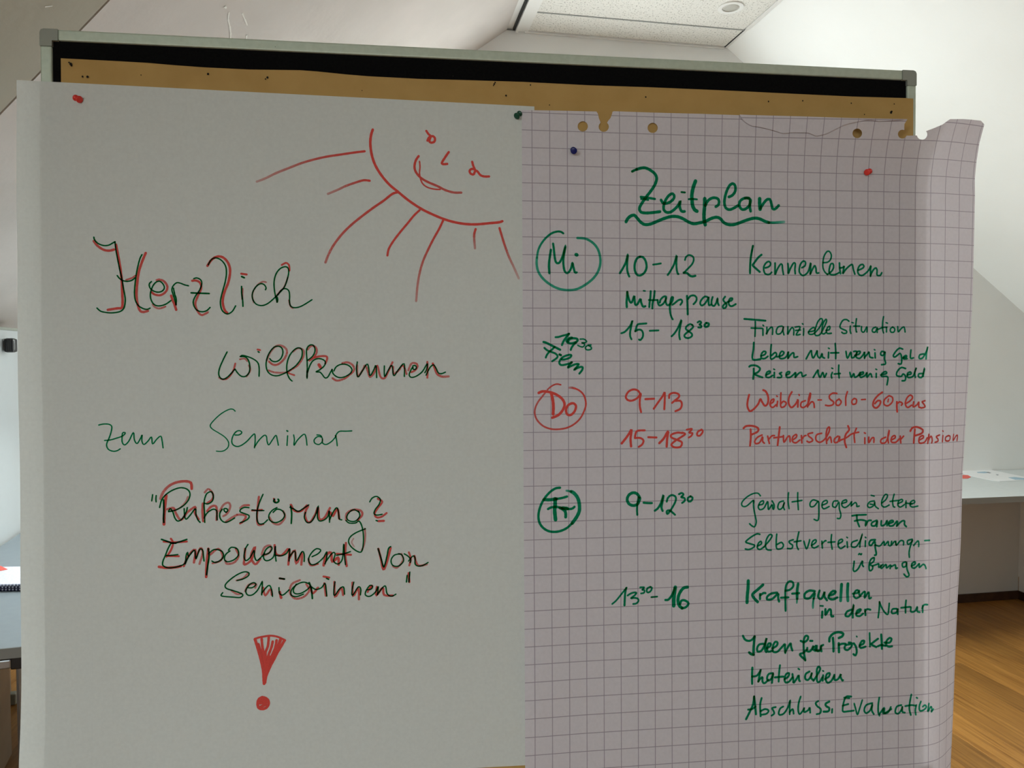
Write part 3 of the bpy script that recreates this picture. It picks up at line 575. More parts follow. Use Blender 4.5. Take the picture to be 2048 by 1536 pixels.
WRITING = [
('lettering', 'L', 'dark green word "Herzlich" retraced in red', [('R',328,0.68,0.85,[938,2076,983,2135,1053,2183,1124,2195,1188,2178]),('R',328,0.85,0.85,[1211,2112,1231,2225,1258,2392,1278,2575,1285,2759,1289,2881,1277,2950,1220,2959,1106,2981]),('R',328,0.85,0.68,[1585,2212,1540,2323,1496,2462,1473,2631,1465,2785,1480,2907,1509,2984,1552,3001,1608,2985]),('R',242,0.59,0.59,[1336,2577,1408,2549,1452,2517]),('R',299,0.59,0.85,[1722,2572,1758,2563,1817,2585,1858,2654,1838,2723,1772,2771,1699,2765,1658,2735]),('R',242,0.42,0.59,[1669,2896,1698,2934,1757,2951,1831,2924]),('R',328,0.85,0.85,[1907,2776,1926,2837,1948,2891,1970,2963]),('R',299,0.85,0.59,[2178,2569,2230,2565,2282,2598,2292,2675,2252,2769,2217,2878,2251,2985,2303,3028,2378,2991]),('R',328,0.85,0.85,[2377,2363,2426,2285,2501,2236,2575,2242,2642,2310,2671,2418,2648,2574,2595,2715,2572,2840,2594,2948,2631,2994]),('R',285,0.85,0.85,[2817,2458,2886,2467]),('R',214,0.51,0.42,[3142,2566,3085,2564,3009,2628,2960,2738,2978,2847]),('R',256,0.85,0.85,[3352,2326,3382,2307,3413,2297,3448,2329,3453,2399]),('R',214,0.51,0.51,[3431,2493,3380,2628,3327,2684,3289,2732]),('R',242,0.51,0.51,[3445,2807,3463,2885,3494,2913]),('R',242,0.51,0.51,[2832,2663,2827,2803]),('G',192,2.0,2.0,[939,2023,948,2060,990,2104,1054,2128,1118,2123,1168,2094,1200,2074]),('G',192,2.0,2.0,[1200,2074,1210,2180,1230,2302,1255,2438,1278,2545,1299,2682,1321,2819,1318,2903,1299,2965,1249,3004,1148,3021,1049,3011,1006,2994,971,2961]),('G',192,2.0,2.0,[1224,2523,1250,2558,1293,2587,1350,2596,1408,2579,1446,2548]),('G',192,2.0,2.0,[1537,2236,1512,2286,1485,2386,1464,2494,1448,2617,1439,2740,1448,2839,1487,2915,1552,2957,1603,2963,1637,2947]),('G',192,2.0,2.0,[1655,2592,1629,2620,1629,2659,1655,2701,1714,2729,1772,2726,1813,2693,1817,2651,1790,2606,1751,2584,1702,2608,1662,2673,1640,2766,1652,2843,1691,2900,1750,2916,1831,2893,1904,2841]),('G',192,2.0,2.0,[1970,2895,1951,2821,1927,2745,1916,2691,1934,2640,1979,2600,2030,2607,2082,2627,2129,2637]),('G',192,2.0,2.0,[1937,2675,1949,2744,1971,2821,1967,2898]),('G',192,2.0,2.0,[2198,2541,2238,2529,2287,2554,2301,2605,2274,2691,2222,2769,2192,2840,2197,2901,2236,2962,2303,2984,2363,2968,2408,2924]),('G',228,2.0,2.0,[2164,2732,2274,2734,2396,2736]),('G',192,2.0,2.0,[2388,2348,2414,2298,2456,2258,2515,2259,2575,2300,2616,2373,2621,2481,2600,2598,2562,2739,2542,2848,2557,2946,2598,2995,2643,3006,2699,2969,2741,2896]),('G',214,2.0,2.0,[2820,2632,2821,2726,2833,2819,2837,2900]),('G',242,2.0,2.0,[2822,2497,2855,2512]),('G',192,2.0,2.0,[3134,2669,3142,2641,3115,2599,3069,2588,3012,2628,2966,2707,2963,2793,3008,2865,3083,2886,3159,2859,3235,2795,3311,2715,3388,2620,3434,2478,3443,2399,3428,2360,3390,2350,3328,2378,3275,2450,3248,2560,3254,2685,3273,2779,3287,2833]),('G',256,2.0,2.0,[3287,2833,3293,2794,3278,2755]),('G',192,2.0,2.0,[3296,2739,3342,2671,3391,2648,3437,2669,3453,2728,3453,2838,3471,2888,3517,2906,3585,2894,3662,2853,3751,2793])]),
('lettering', 'L', 'dark green word "willkommen" retraced in red', [('R',256,0.51,0.68,[2521,3871,2576,3895,2640,3870,2705,3778,2733,3679]),('R',214,0.59,0.51,[2794,3620,2858,3611,2889,3644]),('R',242,0.42,0.42,[2910,3702,2929,3768,2880,3851]),('R',256,0.85,0.85,[3027,3485,3059,3492]),('R',285,0.42,0.68,[3147,3633,3187,3533,3252,3449,3325,3423,3398,3463,3414,3530,3373,3614,3300,3681,3235,3690,3179,3649]),('R',256,0.59,0.42,[3170,3766,3234,3790,3331,3798,3429,3788]),('R',242,0.42,0.68,[3495,3512,3560,3461,3634,3485,3633,3577,3559,3695,3461,3763,3429,3797,3509,3829]),('R',285,0.51,0.68,[3691,3476,3740,3426,3797,3442,3813,3508,3772,3584,3714,3627]),('R',285,0.85,0.68,[3772,3589,3854,3567,3936,3566,3952,3599,3927,3666]),('R',427,0.85,0.85,[3842,3684,3861,3717]),('R',285,0.59,0.59,[4157,3659,4232,3647,4298,3688,4314,3755,4247,3823,4181,3874,4082,3900,4024,3867]),('R',285,0.51,0.68,[4356,3687,4363,3839,4430,3754,4464,3686,4497,3754,4529,3846,4588,3787,4630,3685,4671,3837,4729,3862,4780,3768,4839,3640]),('R',285,0.59,0.59,[4847,3700,4855,3801,4923,3750,4982,3681,5032,3800]),('R',285,0.51,0.68,[5057,3749,5100,3655,5167,3654,5184,3696,5150,3748,5099,3774]),('R',285,0.68,0.68,[5320,3630,5323,3763,5319,3849]),('R',313,0.85,0.51,[5396,3652,5421,3711,5455,3796,5523,3833,5616,3829]),('G',192,2.0,2.0,[2627,3523,2578,3622,2530,3738,2516,3821,2537,3874,2579,3890,2640,3853,2729,3753]),('G',192,2.0,2.0,[2729,3753,2760,3802,2808,3848,2864,3851,2912,3801,2924,3718,2906,3635,2866,3589,2799,3583]),('G',192,2.0,2.0,[2799,3583,2826,3567,2882,3578,2962,3610,3026,3659,3046,3733,3044,3847]),('G',214,2.0,2.0,[3035,3514,3046,3521]),('G',192,2.0,2.0,[3187,3607,3219,3640,3276,3645,3332,3606,3360,3530,3349,3464,3301,3436,3236,3457,3171,3549,3138,3666,3151,3766,3202,3824,3282,3840,3380,3805,3461,3755,3543,3687,3609,3586,3617,3494,3585,3456,3528,3470,3454,3554,3413,3680,3416,3797,3444,3872,3480,3910]),('G',192,2.0,2.0,[3680,3870,3684,3761,3682,3627,3674,3510,3691,3443,3732,3412,3773,3425,3789,3492,3756,3568,3690,3624]),('G',242,2.0,2.0,[3680,3853,3684,3769]),('G',192,2.0,2.0,[3689,3786,3714,3710,3755,3635,3821,3601,3886,3608,3927,3645,3910,3700,3853,3751,3800,3782,3853,3785,3885,3818,3921,3863,3959,3851,3992,3792,4017,3745]),('G',192,2.0,2.0,[4017,3745,4033,3808,4099,3855,4181,3849,4264,3798,4284,3739,4232,3685,4149,3673,4075,3707,4042,3766]),('G',192,2.0,2.0,[4359,3640,4347,3738,4366,3848,4422,3771,4489,3669,4513,3720,4529,3829,4580,3753,4613,3685,4621,3854]),('G',192,2.0,2.0,[4727,3692,4730,3840,4780,3751,4831,3683,4855,3827,4914,3750,4999,3656,5001,3834]),('G',192,2.0,2.0,[5117,3689,5142,3680,5167,3697,5159,3731,5125,3734,5117,3702,5083,3765,5069,3817,5099,3847,5167,3829,5251,3764,5320,3652,5311,3729,5285,3781]),('G',192,2.0,2.0,[5302,3815,5353,3712,5404,3669,5438,3711,5472,3779,5514,3792,5571,3770])]),
('lettering', 'L', 'thin green word "zum"', [('G',178,1.35,1.35,[978,4513,1038,4500,1106,4504,1139,4535,1129,4608,1102,4690,1070,4772,1091,4837,1151,4864,1202,4856,1240,4832]),('G',178,1.35,1.35,[1047,4719,1119,4712,1188,4691,1253,4669,1291,4645,1306,4618,1275,4618,1265,4673,1267,4746,1298,4779,1350,4728,1409,4613,1419,4710,1453,4762,1498,4692,1519,4646,1515,4729,1540,4775,1593,4729,1638,4674,1650,4769,1707,4701,1757,4665,1773,4729,1784,4821])]),
('lettering', 'L', 'thin green word "Seminar"', [('G',157,1.35,1.35,[2725,4325,2695,4299,2641,4303,2543,4359,2452,4443,2398,4517,2424,4567,2504,4619,2583,4675,2631,4740,2630,4806,2590,4852,2536,4872,2474,4868]),('G',178,1.35,1.35,[2721,4649,2772,4647,2808,4620,2790,4593,2745,4597,2700,4647,2676,4722,2689,4778,2743,4806,2806,4787,2878,4732,2942,4661,2979,4638,2983,4732,2973,4825]),('G',178,1.35,1.35,[2977,4807,3032,4723,3105,4653,3135,4676,3140,4732,3163,4785,3213,4714,3259,4654,3276,4714,3290,4789]),('G',178,1.35,1.35,[3415,4661,3409,4733,3405,4793]),('G',214,1.35,1.35,[3405,4592,3416,4598]),('G',178,1.35,1.35,[3495,4648,3504,4714,3498,4793,3550,4714,3633,4639,3660,4686,3672,4790]),('G',178,1.35,1.35,[3862,4677,3816,4673,3770,4715,3778,4762,3833,4781,3880,4734,3862,4662,3807,4649]),('G',178,1.35,1.35,[3880,4705,3883,4762,3935,4781,4009,4734,4065,4668]),('G',178,1.35,1.35,[4056,4658,4070,4715,4079,4800]),('G',178,1.35,1.35,[4055,4668,4084,4621,4121,4598,4195,4598,4278,4594])]),
('lettering', 'L', 'dark green word "Ruhestörung" with opening quotes and question mark', [('G',185,2.0,2.0,[1644,5452,1637,5497,1632,5535]),('G',185,2.0,2.0,[1689,5464,1685,5506,1688,5548]),('R',356,0.51,0.85,[1744,5506,1777,5423,1849,5340,1946,5290,2059,5274,2136,5295,2147,5376]),('R',384,0.85,0.85,[1817,5465,1800,5608,1791,5742,1788,5851]),('R',242,0.42,0.34,[2098,5485,2057,5569,1976,5644,1880,5667]),('R',313,0.59,0.68,[1832,5650,1912,5634,1944,5710,2008,5795,2089,5695,2194,5621,2185,5697,2234,5790]),('R',271,0.51,0.68,[2316,5428,2365,5382,2421,5446,2413,5522,2348,5572]),('R',328,0.68,0.68,[2291,5580,2286,5698,2295,5816]),('R',313,0.68,0.59,[2347,5682,2396,5624,2461,5616,2474,5701,2469,5802]),('R',285,0.51,0.51,[2510,5684,2559,5600,2624,5570,2649,5627,2607,5719,2558,5752]),('R',285,0.51,0.51,[2591,5829,2673,5771,2738,5738]),('R',285,0.68,0.42,[2894,5608,2820,5612,2779,5645]),('R',299,0.51,0.77,[2738,5735,2820,5739,2853,5765,2820,5824,2779,5854]),('R',285,0.68,0.59,[3026,5495,3009,5640,3000,5793,3017,5878,3083,5870]),('R',256,0.85,0.85,[2935,5681,3067,5674]),('R',242,0.85,0.85,[3224,5523,3241,5566]),('R',285,0.51,0.51,[3165,5778,3215,5855,3297,5874,3372,5781,3348,5695]),('R',328,0.77,0.77,[3451,5611,3497,5689,3581,5698,3665,5622]),('R',313,0.68,0.68,[3681,5631,3639,5733,3664,5836,3714,5846,3781,5735,3815,5650,3831,5804,3898,5797,3975,5660]),('R',313,0.77,0.77,[3983,5721,4016,5773,4076,5670,4100,5808]),('R',313,0.51,0.68,[4193,5827,4202,5741,4287,5690,4389,5700,4414,5761,4354,5829]),('R',242,0.51,0.42,[4447,5952,4455,6055,4438,6176,4403,6253]),('R',185,0.34,0.26,[4294,6087,4268,6138,4302,6199]),('R',285,0.77,0.77,[4628,5539,4688,5583,4627,5669,4584,5746,4610,5798,4678,5791,4747,5740]),('R',313,0.85,0.85,[4635,5851,4709,5848]),('G',192,2.0,2.0,[1733,5624,1760,5523,1817,5449,1913,5387,2010,5361,2090,5384,2125,5443,2105,5527,2041,5602,1944,5660,1848,5684]),('G',242,2.0,2.0,[1784,5524,1787,5658,1783,5775,1786,5825]),('G',192,2.0,2.0,[1848,5675,1872,5642,1904,5693,1928,5769,1968,5811,2024,5779,2073,5695,2089,5631]),('G',192,2.0,2.0,[2049,5644,2053,5729,2072,5788,2129,5730,2194,5646,2202,5731,2226,5798,2255,5832]),('G',192,2.0,2.0,[2315,5833,2312,5698,2307,5563,2332,5462,2365,5429,2405,5421,2429,5480,2413,5548,2356,5584,2312,5572]),('G',192,2.0,2.0,[2307,5774,2347,5707,2420,5658,2469,5675,2474,5734,2477,5802]),('G',192,2.0,2.0,[2591,5702,2616,5677,2600,5651,2567,5654,2575,5688,2599,5699]),('G',192,2.0,2.0,[2542,5659,2510,5718,2518,5786,2566,5834,2623,5829,2705,5780]),('G',192,2.0,2.0,[2894,5642,2837,5637,2787,5662,2779,5696,2836,5722,2894,5749,2885,5791,2836,5824,2779,5844]),('G',192,2.0,2.0,[3081,5462,3034,5572,3001,5691,3000,5793,3025,5861,3083,5862,3140,5812]),('G',192,2.0,2.0,[2935,5673,3001,5682,3091,5683]),('G',256,2.0,2.0,[3233,5532,3224,5560,3257,5578,3290,5558,3282,5532]),('G',192,2.0,2.0,[3265,5646,3199,5685,3157,5752,3174,5821,3248,5851,3331,5814,3368,5747,3331,5686,3265,5668,3215,5710]),('G',228,2.0,2.0,[3448,5628,3461,5731,3455,5864]),('G',192,2.0,2.0,[3439,5645,3489,5666,3547,5701,3614,5664,3690,5614]),('G',192,2.0,2.0,[3647,5716,3630,5784,3664,5853,3722,5846,3781,5752,3819,5624,3806,5770,3831,5835,3898,5823,3949,5772,3966,5695,3969,5855]),('G',192,2.0,2.0,[3969,5824,4016,5721,4067,5656,4092,5722,4100,5808,4134,5826]),('G',192,2.0,2.0,[4372,5726,4304,5687,4236,5724,4202,5793,4236,5841,4320,5846,4380,5778,4363,5708]),('G',192,2.0,2.0,[4193,5836,4235,5871,4320,5872,4371,5847,4413,5934,4430,6072,4421,6210,4395,6276,4336,6261,4260,6199,4226,6129,4252,6061,4337,6002,4456,5955]),('G',192,2.0,2.0,[4517,5581,4551,5529,4611,5507,4662,5548,4645,5617,4593,5686,4576,5746,4618,5767,4687,5756]),('G',214,2.0,2.0,[4604,5842,4620,5847])]),
('lettering', 'L', 'dark green word "Empowerment" retraced in red', [('R',271,0.85,0.85,[1876,6047,1904,6105,1876,6202,1820,6288]),('R',271,0.85,0.85,[1783,6084,1913,6096,2081,6089]),('R',271,0.85,0.85,[1829,6278,1978,6285]),('R',356,0.85,0.85,[1723,6422,1819,6437,1940,6432,2005,6418]),('R',313,0.68,0.68,[2042,6419,2099,6284,2192,6198,2173,6373]),('R',285,0.68,0.51,[2192,6325,2258,6180,2286,6249,2244,6394]),('R',356,0.68,0.85,[2361,6192,2341,6367,2331,6572]),('R',285,0.59,0.59,[2389,6270,2492,6194,2548,6293,2510,6361,2416,6388]),('R',285,0.51,0.59,[2586,6362,2604,6402,2699,6384,2756,6297,2719,6199]),('R',313,0.68,0.68,[2842,6201,2832,6338,2831,6417,2927,6350,2975,6174,2917,6301,2974,6416,3041,6343]),('R',285,0.51,0.51,[3060,6284,3099,6186,3175,6164,3175,6247,3098,6295]),('R',313,0.77,0.77,[3232,6159,3251,6278,3328,6299,3424,6212,3414,6429]),('R',313,0.68,0.68,[3423,6351,3501,6233,3519,6422,3597,6265,3587,6433]),('R',285,0.51,0.68,[3684,6356,3712,6446,3809,6428]),('R',356,0.77,0.77,[3887,6450,3917,6321,3985,6273,4004,6403,4082,6344,4091,6444]),('R',313,0.68,0.77,[4190,6147,4180,6307,4199,6467]),('R',285,0.85,0.85,[4063,6294,4258,6312]),('G',228,2.0,2.0,[1756,6054,1839,6085,1904,6109,1988,6091,2081,6060]),('G',192,2.0,2.0,[1941,6110,1885,6105,1839,6182,1802,6278,1774,6345,1773,6403,1838,6438,1931,6432,2014,6409,2061,6371,2071,6283,2090,6235,2099,6284]),('G',192,2.0,2.0,[1820,6274,1894,6270,1965,6262]),('G',192,2.0,2.0,[2061,6390,2099,6303,2174,6208,2192,6257,2201,6325,2248,6199,2286,6210,2295,6278,2304,6356]),('G',228,2.0,2.0,[2361,6192,2370,6289,2351,6426,2337,6543]),('G',192,2.0,2.0,[2361,6260,2436,6203,2530,6224,2558,6284,2529,6342,2454,6379,2407,6359]),('G',192,2.0,2.0,[2643,6227,2586,6274,2571,6342,2614,6373,2699,6345,2756,6278,2737,6199,2662,6178,2624,6216]),('G',192,2.0,2.0,[2880,6143,2847,6201,2828,6299,2851,6362,2908,6320,2961,6223,2965,6302,2993,6365,3050,6323,3098,6265]),('G',192,2.0,2.0,[3098,6285,3156,6266,3198,6208,3175,6178,3118,6216,3083,6304,3107,6364,3165,6361,3222,6307,3242,6169,3241,6288,3251,6377]),('G',192,2.0,2.0,[3241,6297,3328,6305,3395,6271,3434,6212,3423,6380]),('G',192,2.0,2.0,[3424,6331,3501,6243,3520,6382,3597,6255,3626,6295,3626,6390]),('G',192,2.0,2.0,[3732,6327,3810,6289,3849,6240,3791,6219,3723,6277,3684,6366,3722,6436,3800,6418,3887,6340,3930,6262,3926,6361,3906,6430]),('G',192,2.0,2.0,[3916,6401,4004,6283,4043,6294,4023,6393,4082,6434,4141,6366,4161,6157,4170,6326,4183,6446]),('G',192,2.0,2.0,[4063,6314,4160,6296,4249,6268])]),
('lettering', 'L', 'dark green word "von" retraced in red', [('R',313,0.68,0.85,[4632,6236,4662,6356,4700,6528,4750,6419,4801,6229]),('R',256,0.51,0.51,[4830,6481,4889,6506,4969,6403,4950,6312]),('R',285,0.68,0.68,[5053,6294,5079,6385,5058,6476]),('R',313,0.68,0.51,[5129,6346,5178,6478,5299,6467]),('G',214,2.0,2.0,[4801,6209,4771,6238,4751,6338,4721,6458,4701,6488,4671,6377,4629,6235]),('G',192,2.0,2.0,[4930,6312,4850,6330,4806,6400,4830,6471,4909,6482,4979,6413,4959,6332,4910,6311]),('G',192,2.0,2.0,[4989,6313,5049,6354,5079,6405,5069,6436]),('G',192,2.0,2.0,[5049,6415,5109,6346,5139,6376,5138,6457,5178,6488,5248,6480,5319,6441])]),
('lettering', 'L', 'dark green word "Seniorinnen" with closing quotes', [('R',242,0.51,0.51,[2726,6630,2811,6603,2878,6536]),('R',256,0.51,0.51,[2659,6767,2734,6818,2791,6809]),('R',285,0.51,0.51,[2839,6781,2887,6694,2982,6686,2972,6735]),('R',285,0.68,0.68,[3077,6738,3104,6848,3172,6760,3191,6840]),('R',356,0.68,0.85,[3296,6803,3315,6883]),('R',285,0.51,0.59,[3566,6647,3460,6698,3431,6807,3497,6898,3613,6881,3691,6794,3653,6703]),('R',285,0.85,0.85,[3886,6603,3960,6621]),('R',313,0.77,0.68,[3711,6754,3739,6835,3808,6757]),('R',313,0.68,0.68,[3895,6699,3914,6869]),('R',313,0.68,0.68,[4032,6683,4040,6893,4119,6765,4148,6866]),('R',313,0.68,0.68,[4276,6699,4285,6889,4354,6771,4363,6932]),('R',285,0.68,0.68,[4482,6834,4521,6765,4551,6746,4511,6795]),('R',313,0.77,0.77,[4610,6767,4600,6888,4689,6779,4709,6881,4828,6894]),('R',313,0.85,0.85,[5048,6586,5057,6708]),('R',285,0.85,0.85,[3297,6615,3355,6626]),('G',192,2.0,2.0,[2735,6631,2811,6613,2878,6575,2891,6532,2831,6515,2736,6552,2641,6619,2580,6686,2593,6735,2678,6767,2763,6799,2810,6830,2772,6864,2677,6856,2583,6847,2523,6832,2545,6793]),('G',192,2.0,2.0,[2877,6733,2934,6734,2982,6692,2953,6666,2896,6694,2848,6772,2870,6831,2933,6833,3000,6775,3048,6688,3068,6659,3057,6836]),('G',192,2.0,2.0,[3057,6817,3115,6739,3163,6710,3191,6780,3200,6860]),('G',192,2.0,2.0,[3287,6743,3296,6823,3344,6844,3421,6777]),('G',242,2.0,2.0,[3297,6615,3361,6626]),('G',192,2.0,2.0,[3518,6700,3479,6778,3498,6828,3575,6830,3672,6773,3701,6714,3624,6676,3537,6700,3460,6768,3449,6847,3517,6873,3613,6841]),('G',242,2.0,2.0,[3692,6684,3720,6774,3733,6904]),('G',192,2.0,2.0,[3711,6734,3778,6780,3856,6758,3905,6699,3920,6800,3927,6876]),('G',214,2.0,2.0,[3925,6630,3954,6645]),('G',192,2.0,2.0,[4041,6683,4025,6782,4030,6873,4099,6784,4154,6756,4167,6856]),('G',192,2.0,2.0,[4296,6693,4272,6789,4275,6879,4354,6761,4389,6792,4383,6872]),('G',192,2.0,2.0,[4472,6804,4531,6795,4551,6756,4512,6745,4462,6814,4452,6874,4511,6896,4590,6837,4630,6758,4614,6878]),('G',192,2.0,2.0,[4614,6878,4689,6779,4729,6760,4748,6862,4808,6904,4871,6875]),('G',214,2.0,2.0,[5028,6616,5018,6707]),('G',214,2.0,2.0,[5064,6571,5051,6708])]),
('sun_drawing', 'L', 'red marker drawing of a smiling sun with rays', [('R',356,1.0,1.0,[4585,433,4561,513,4551,627,4569,776,4615,916,4698,1053,4809,1181,4921,1271,5071,1389,5240,1496,5391,1567,5562,1632,5715,1671,5868,1690,6021,1689,6195,1668,6331,1651,6379,1634]),('R',313,1.0,0.25,[4473,735,4328,759,4143,795,3959,831,3776,881,3612,938,3448,1010,3285,1082,3158,1152,3032,1208]),('R',313,1.0,0.3,[4539,1137,4456,1134,4344,1171,4215,1222,4104,1279,3975,1338]),('R',328,1.0,0.5,[4921,1281,4846,1308,4733,1401,4584,1509,4434,1627,4285,1754,4155,1889,4043,2042,3978,2166,3935,2276]),('R',299,1.0,0.9,[5221,1520,5145,1594,5051,1711,4956,1827,4862,1953,4795,2068,4776,2159]),('R',313,1.0,0.35,[5553,1638,5495,1763,5409,1918,5333,2072,5266,2226,5217,2399,5188,2571,5169,2781]),('R',328,1.0,0.3,[6002,1757,5983,1824,5982,1901,5992,2025]),('R',328,1.0,0.15,[6340,1733,6369,1832,6417,1984,6475,2137,6543,2280,6611,2433]),('R',313,1.0,1.0,[5320,416,5349,458,5377,480]),('R',328,1.0,1.0,[5335,550,5358,505,5405,484,5437,511,5430,559,5386,576,5361,553,5377,504]),('R',328,1.0,1.0,[5629,697,5585,761,5533,849,5556,867,5607,861]),('R',328,1.0,1.0,[5957,818,5970,869,5995,925]),('R',328,1.0,1.0,[5995,925,5947,918,5920,948,5937,985,5976,993,5995,954,6024,943,6072,999,6129,1016,6193,1013]),('R',328,1.0,0.6,[5211,771,5171,836,5154,922,5176,997,5242,1070,5336,1123,5469,1175,5583,1228,5697,1256,5802,1254]),('R',214,0.8,0.9,[5224,843,5230,919,5223,1004,5238,1089,5270,1154,5336,1199,5431,1220,5507,1221])]),
('exclamation_mark', 'L', 'large red hatched exclamation mark', [('R',285,1.0,1.0,[2960,7440,3016,7423,3086,7411,3163,7403,3241,7415,3302,7439,3362,7473]),('R',392,1.0,1.0,[2963,7446,2985,7523,3010,7614,3035,7715,3055,7806,3070,7905,3073,7996,3077,8064]),('R',392,1.0,1.0,[3354,7473,3309,7553,3256,7641,3212,7730,3168,7810,3128,7899,3101,7970,3088,8050]),('R',342,1.0,1.0,[3051,7440,3058,7544,3074,7635,3091,7726,3099,7816]),('R',342,0.9,0.9,[3007,7515,3036,7615,3065,7725,3085,7834]),('R',342,1.0,1.0,[3146,7421,3132,7546,3100,7636,3104,7744,3098,7870]),('R',342,1.0,0.9,[3197,7486,3179,7566,3134,7691,3107,7817]),('R',342,1.0,1.0,[3249,7469,3231,7568,3178,7693,3125,7817]),('R',427,1.0,0.9,[3302,7462,3257,7587,3204,7712,3142,7818]),('R',370,1.0,1.0,[3083,7689,3099,7816,3097,7925,3084,7996]),('R',370,1.0,1.0,[3152,7692,3125,7799,3106,7898]),('R',392,1.0,1.0,[3052,8251,3008,8276,2991,8333,3004,8392,3051,8411,3103,8396,3134,8348,3125,8294,3086,8261,3052,8255]),('R',370,1.0,1.0,[3017,8312,3052,8278,3095,8288,3112,8321]),('R',427,1.0,1.0,[3026,8330,3069,8323,3095,8347,3060,8367,3025,8388]),('R',285,1.0,1.0,[3026,8299,3086,8310])]),
('lettering', 'R', 'thick green heading "Zeitplan" with a wavy underline', [('G',360,1.73,1.19,[1596,821,1629,804,1663,790]),('G',439,1.08,1.08,[1663,790,1729,769,1796,767,1877,804,1937,854,1957,919,1930,1004,1869,1096,1802,1182,1741,1268,1701,1346,1721,1398,1781,1412,1875,1407,2003,1389]),('G',360,1.08,1.08,[1722,1184,1809,1191,1929,1208]),('G',313,1.08,1.08,[1728,1212,1782,1215,1829,1224]),('G',423,1.08,1.08,[2023,1222,2057,1267,2131,1259,2199,1212,2219,1159,2192,1127,2145,1148,2097,1208,2064,1287,2063,1358,2104,1396,2164,1391,2225,1348,2280,1288,2309,1229,2300,1308,2327,1375,2372,1378]),('G',282,1.62,1.62,[2327,1100,2379,1104]),('G',548,1.08,1.08,[2538,937,2504,1029,2483,1134,2486,1212,2494,1290,2524,1349,2558,1370]),('G',298,1.08,1.08,[2436,1200,2490,1195,2558,1200]),('G',548,1.08,1.08,[2677,1188,2676,1287,2667,1392,2667,1483,2683,1564]),('G',423,1.08,1.08,[2687,1286,2728,1213,2797,1173,2865,1178,2893,1216,2886,1269,2845,1299]),('G',423,1.08,1.08,[3044,1154,3099,1126,3140,1066,3140,994,3106,959,3058,983,3016,1056,2986,1149,2975,1241,2996,1313,3051,1338,3113,1317,3182,1276]),('G',423,1.08,1.08,[3348,1164,3278,1168,3216,1209,3202,1275,3237,1327,3292,1326,3354,1272,3375,1193,3334,1164,3292,1165]),('G',423,1.08,1.08,[3368,1193,3364,1285,3375,1354]),('G',548,1.08,1.08,[3514,1170,3514,1242,3521,1321]),('G',423,1.08,1.08,[3528,1308,3570,1241,3625,1180,3674,1179,3695,1238,3716,1311,3758,1310,3807,1263]),('G',470,1.08,1.08,[1503,1544,1527,1499,1574,1459,1627,1449,1667,1489,1721,1547,1781,1578,1861,1570,1955,1533,2063,1488,2171,1456,2266,1456,2347,1483,2428,1527,2510,1554,2592,1540,2687,1516,2769,1475,2851,1453,2913,1472,2961,1524,3030,1555,3112,1556,3209,1526,3320,1484,3431,1455,3514,1464,3597,1499,3653,1515]),('G',392,0.97,0.22,[3653,1515,3737,1516,3821,1508,3891,1502])]),
('lettering', 'R', 'green "Mi" inside a circle', [('G',313,1.3,0.65,[586,1725,551,1704,500,1701,424,1725,348,1782,278,1864,227,1964,206,2077]),('G',360,0.54,0.65,[206,2077,201,2164,226,2275,295,2374,396,2454,509,2509,636,2531,764,2520,866,2475,969,2405,1046,2329,1098,2241,1124,2140,1118,2040,1086,1940,1022,1859,933,1804,869,1790,792,1788]),('G',345,1.08,1.08,[407,1962,391,2062,378,2174,384,2292]),('G',329,1.08,1.08,[439,1874,449,1949,461,2061,479,2135,511,2150,543,2122,581,2034,620,1896,594,2034,585,2134,599,2246,631,2287,669,2270,701,2208,717,2141,733,2207,752,2276,778,2278]),('G',509,1.08,1.08,[772,2025,782,2028])]),
('lettering', 'R', 'green time "10-12"', [('G',329,1.08,1.08,[1410,2281,1453,2212,1498,2123,1528,2009,1518,2123,1517,2223,1530,2286,1547,2327]),('G',345,1.08,1.08,[1706,2042,1661,2070,1630,2146,1630,2235,1660,2298,1712,2310,1771,2271,1804,2195,1791,2106,1752,2050,1706,2042]),('G',282,1.08,1.08,[1902,2153,1954,2146,2016,2135]),('G',313,1.08,1.08,[2120,2299,2164,2235,2217,2139,2254,2014,2249,2113,2253,2215,2269,2279,2279,2285]),('G',282,1.08,1.08,[2378,2080,2395,2035,2441,2009,2494,2028,2510,2072,2487,2136,2428,2200,2361,2265]),('G',345,1.08,1.08,[2359,2265,2408,2271,2454,2308,2493,2317,2533,2308])]),
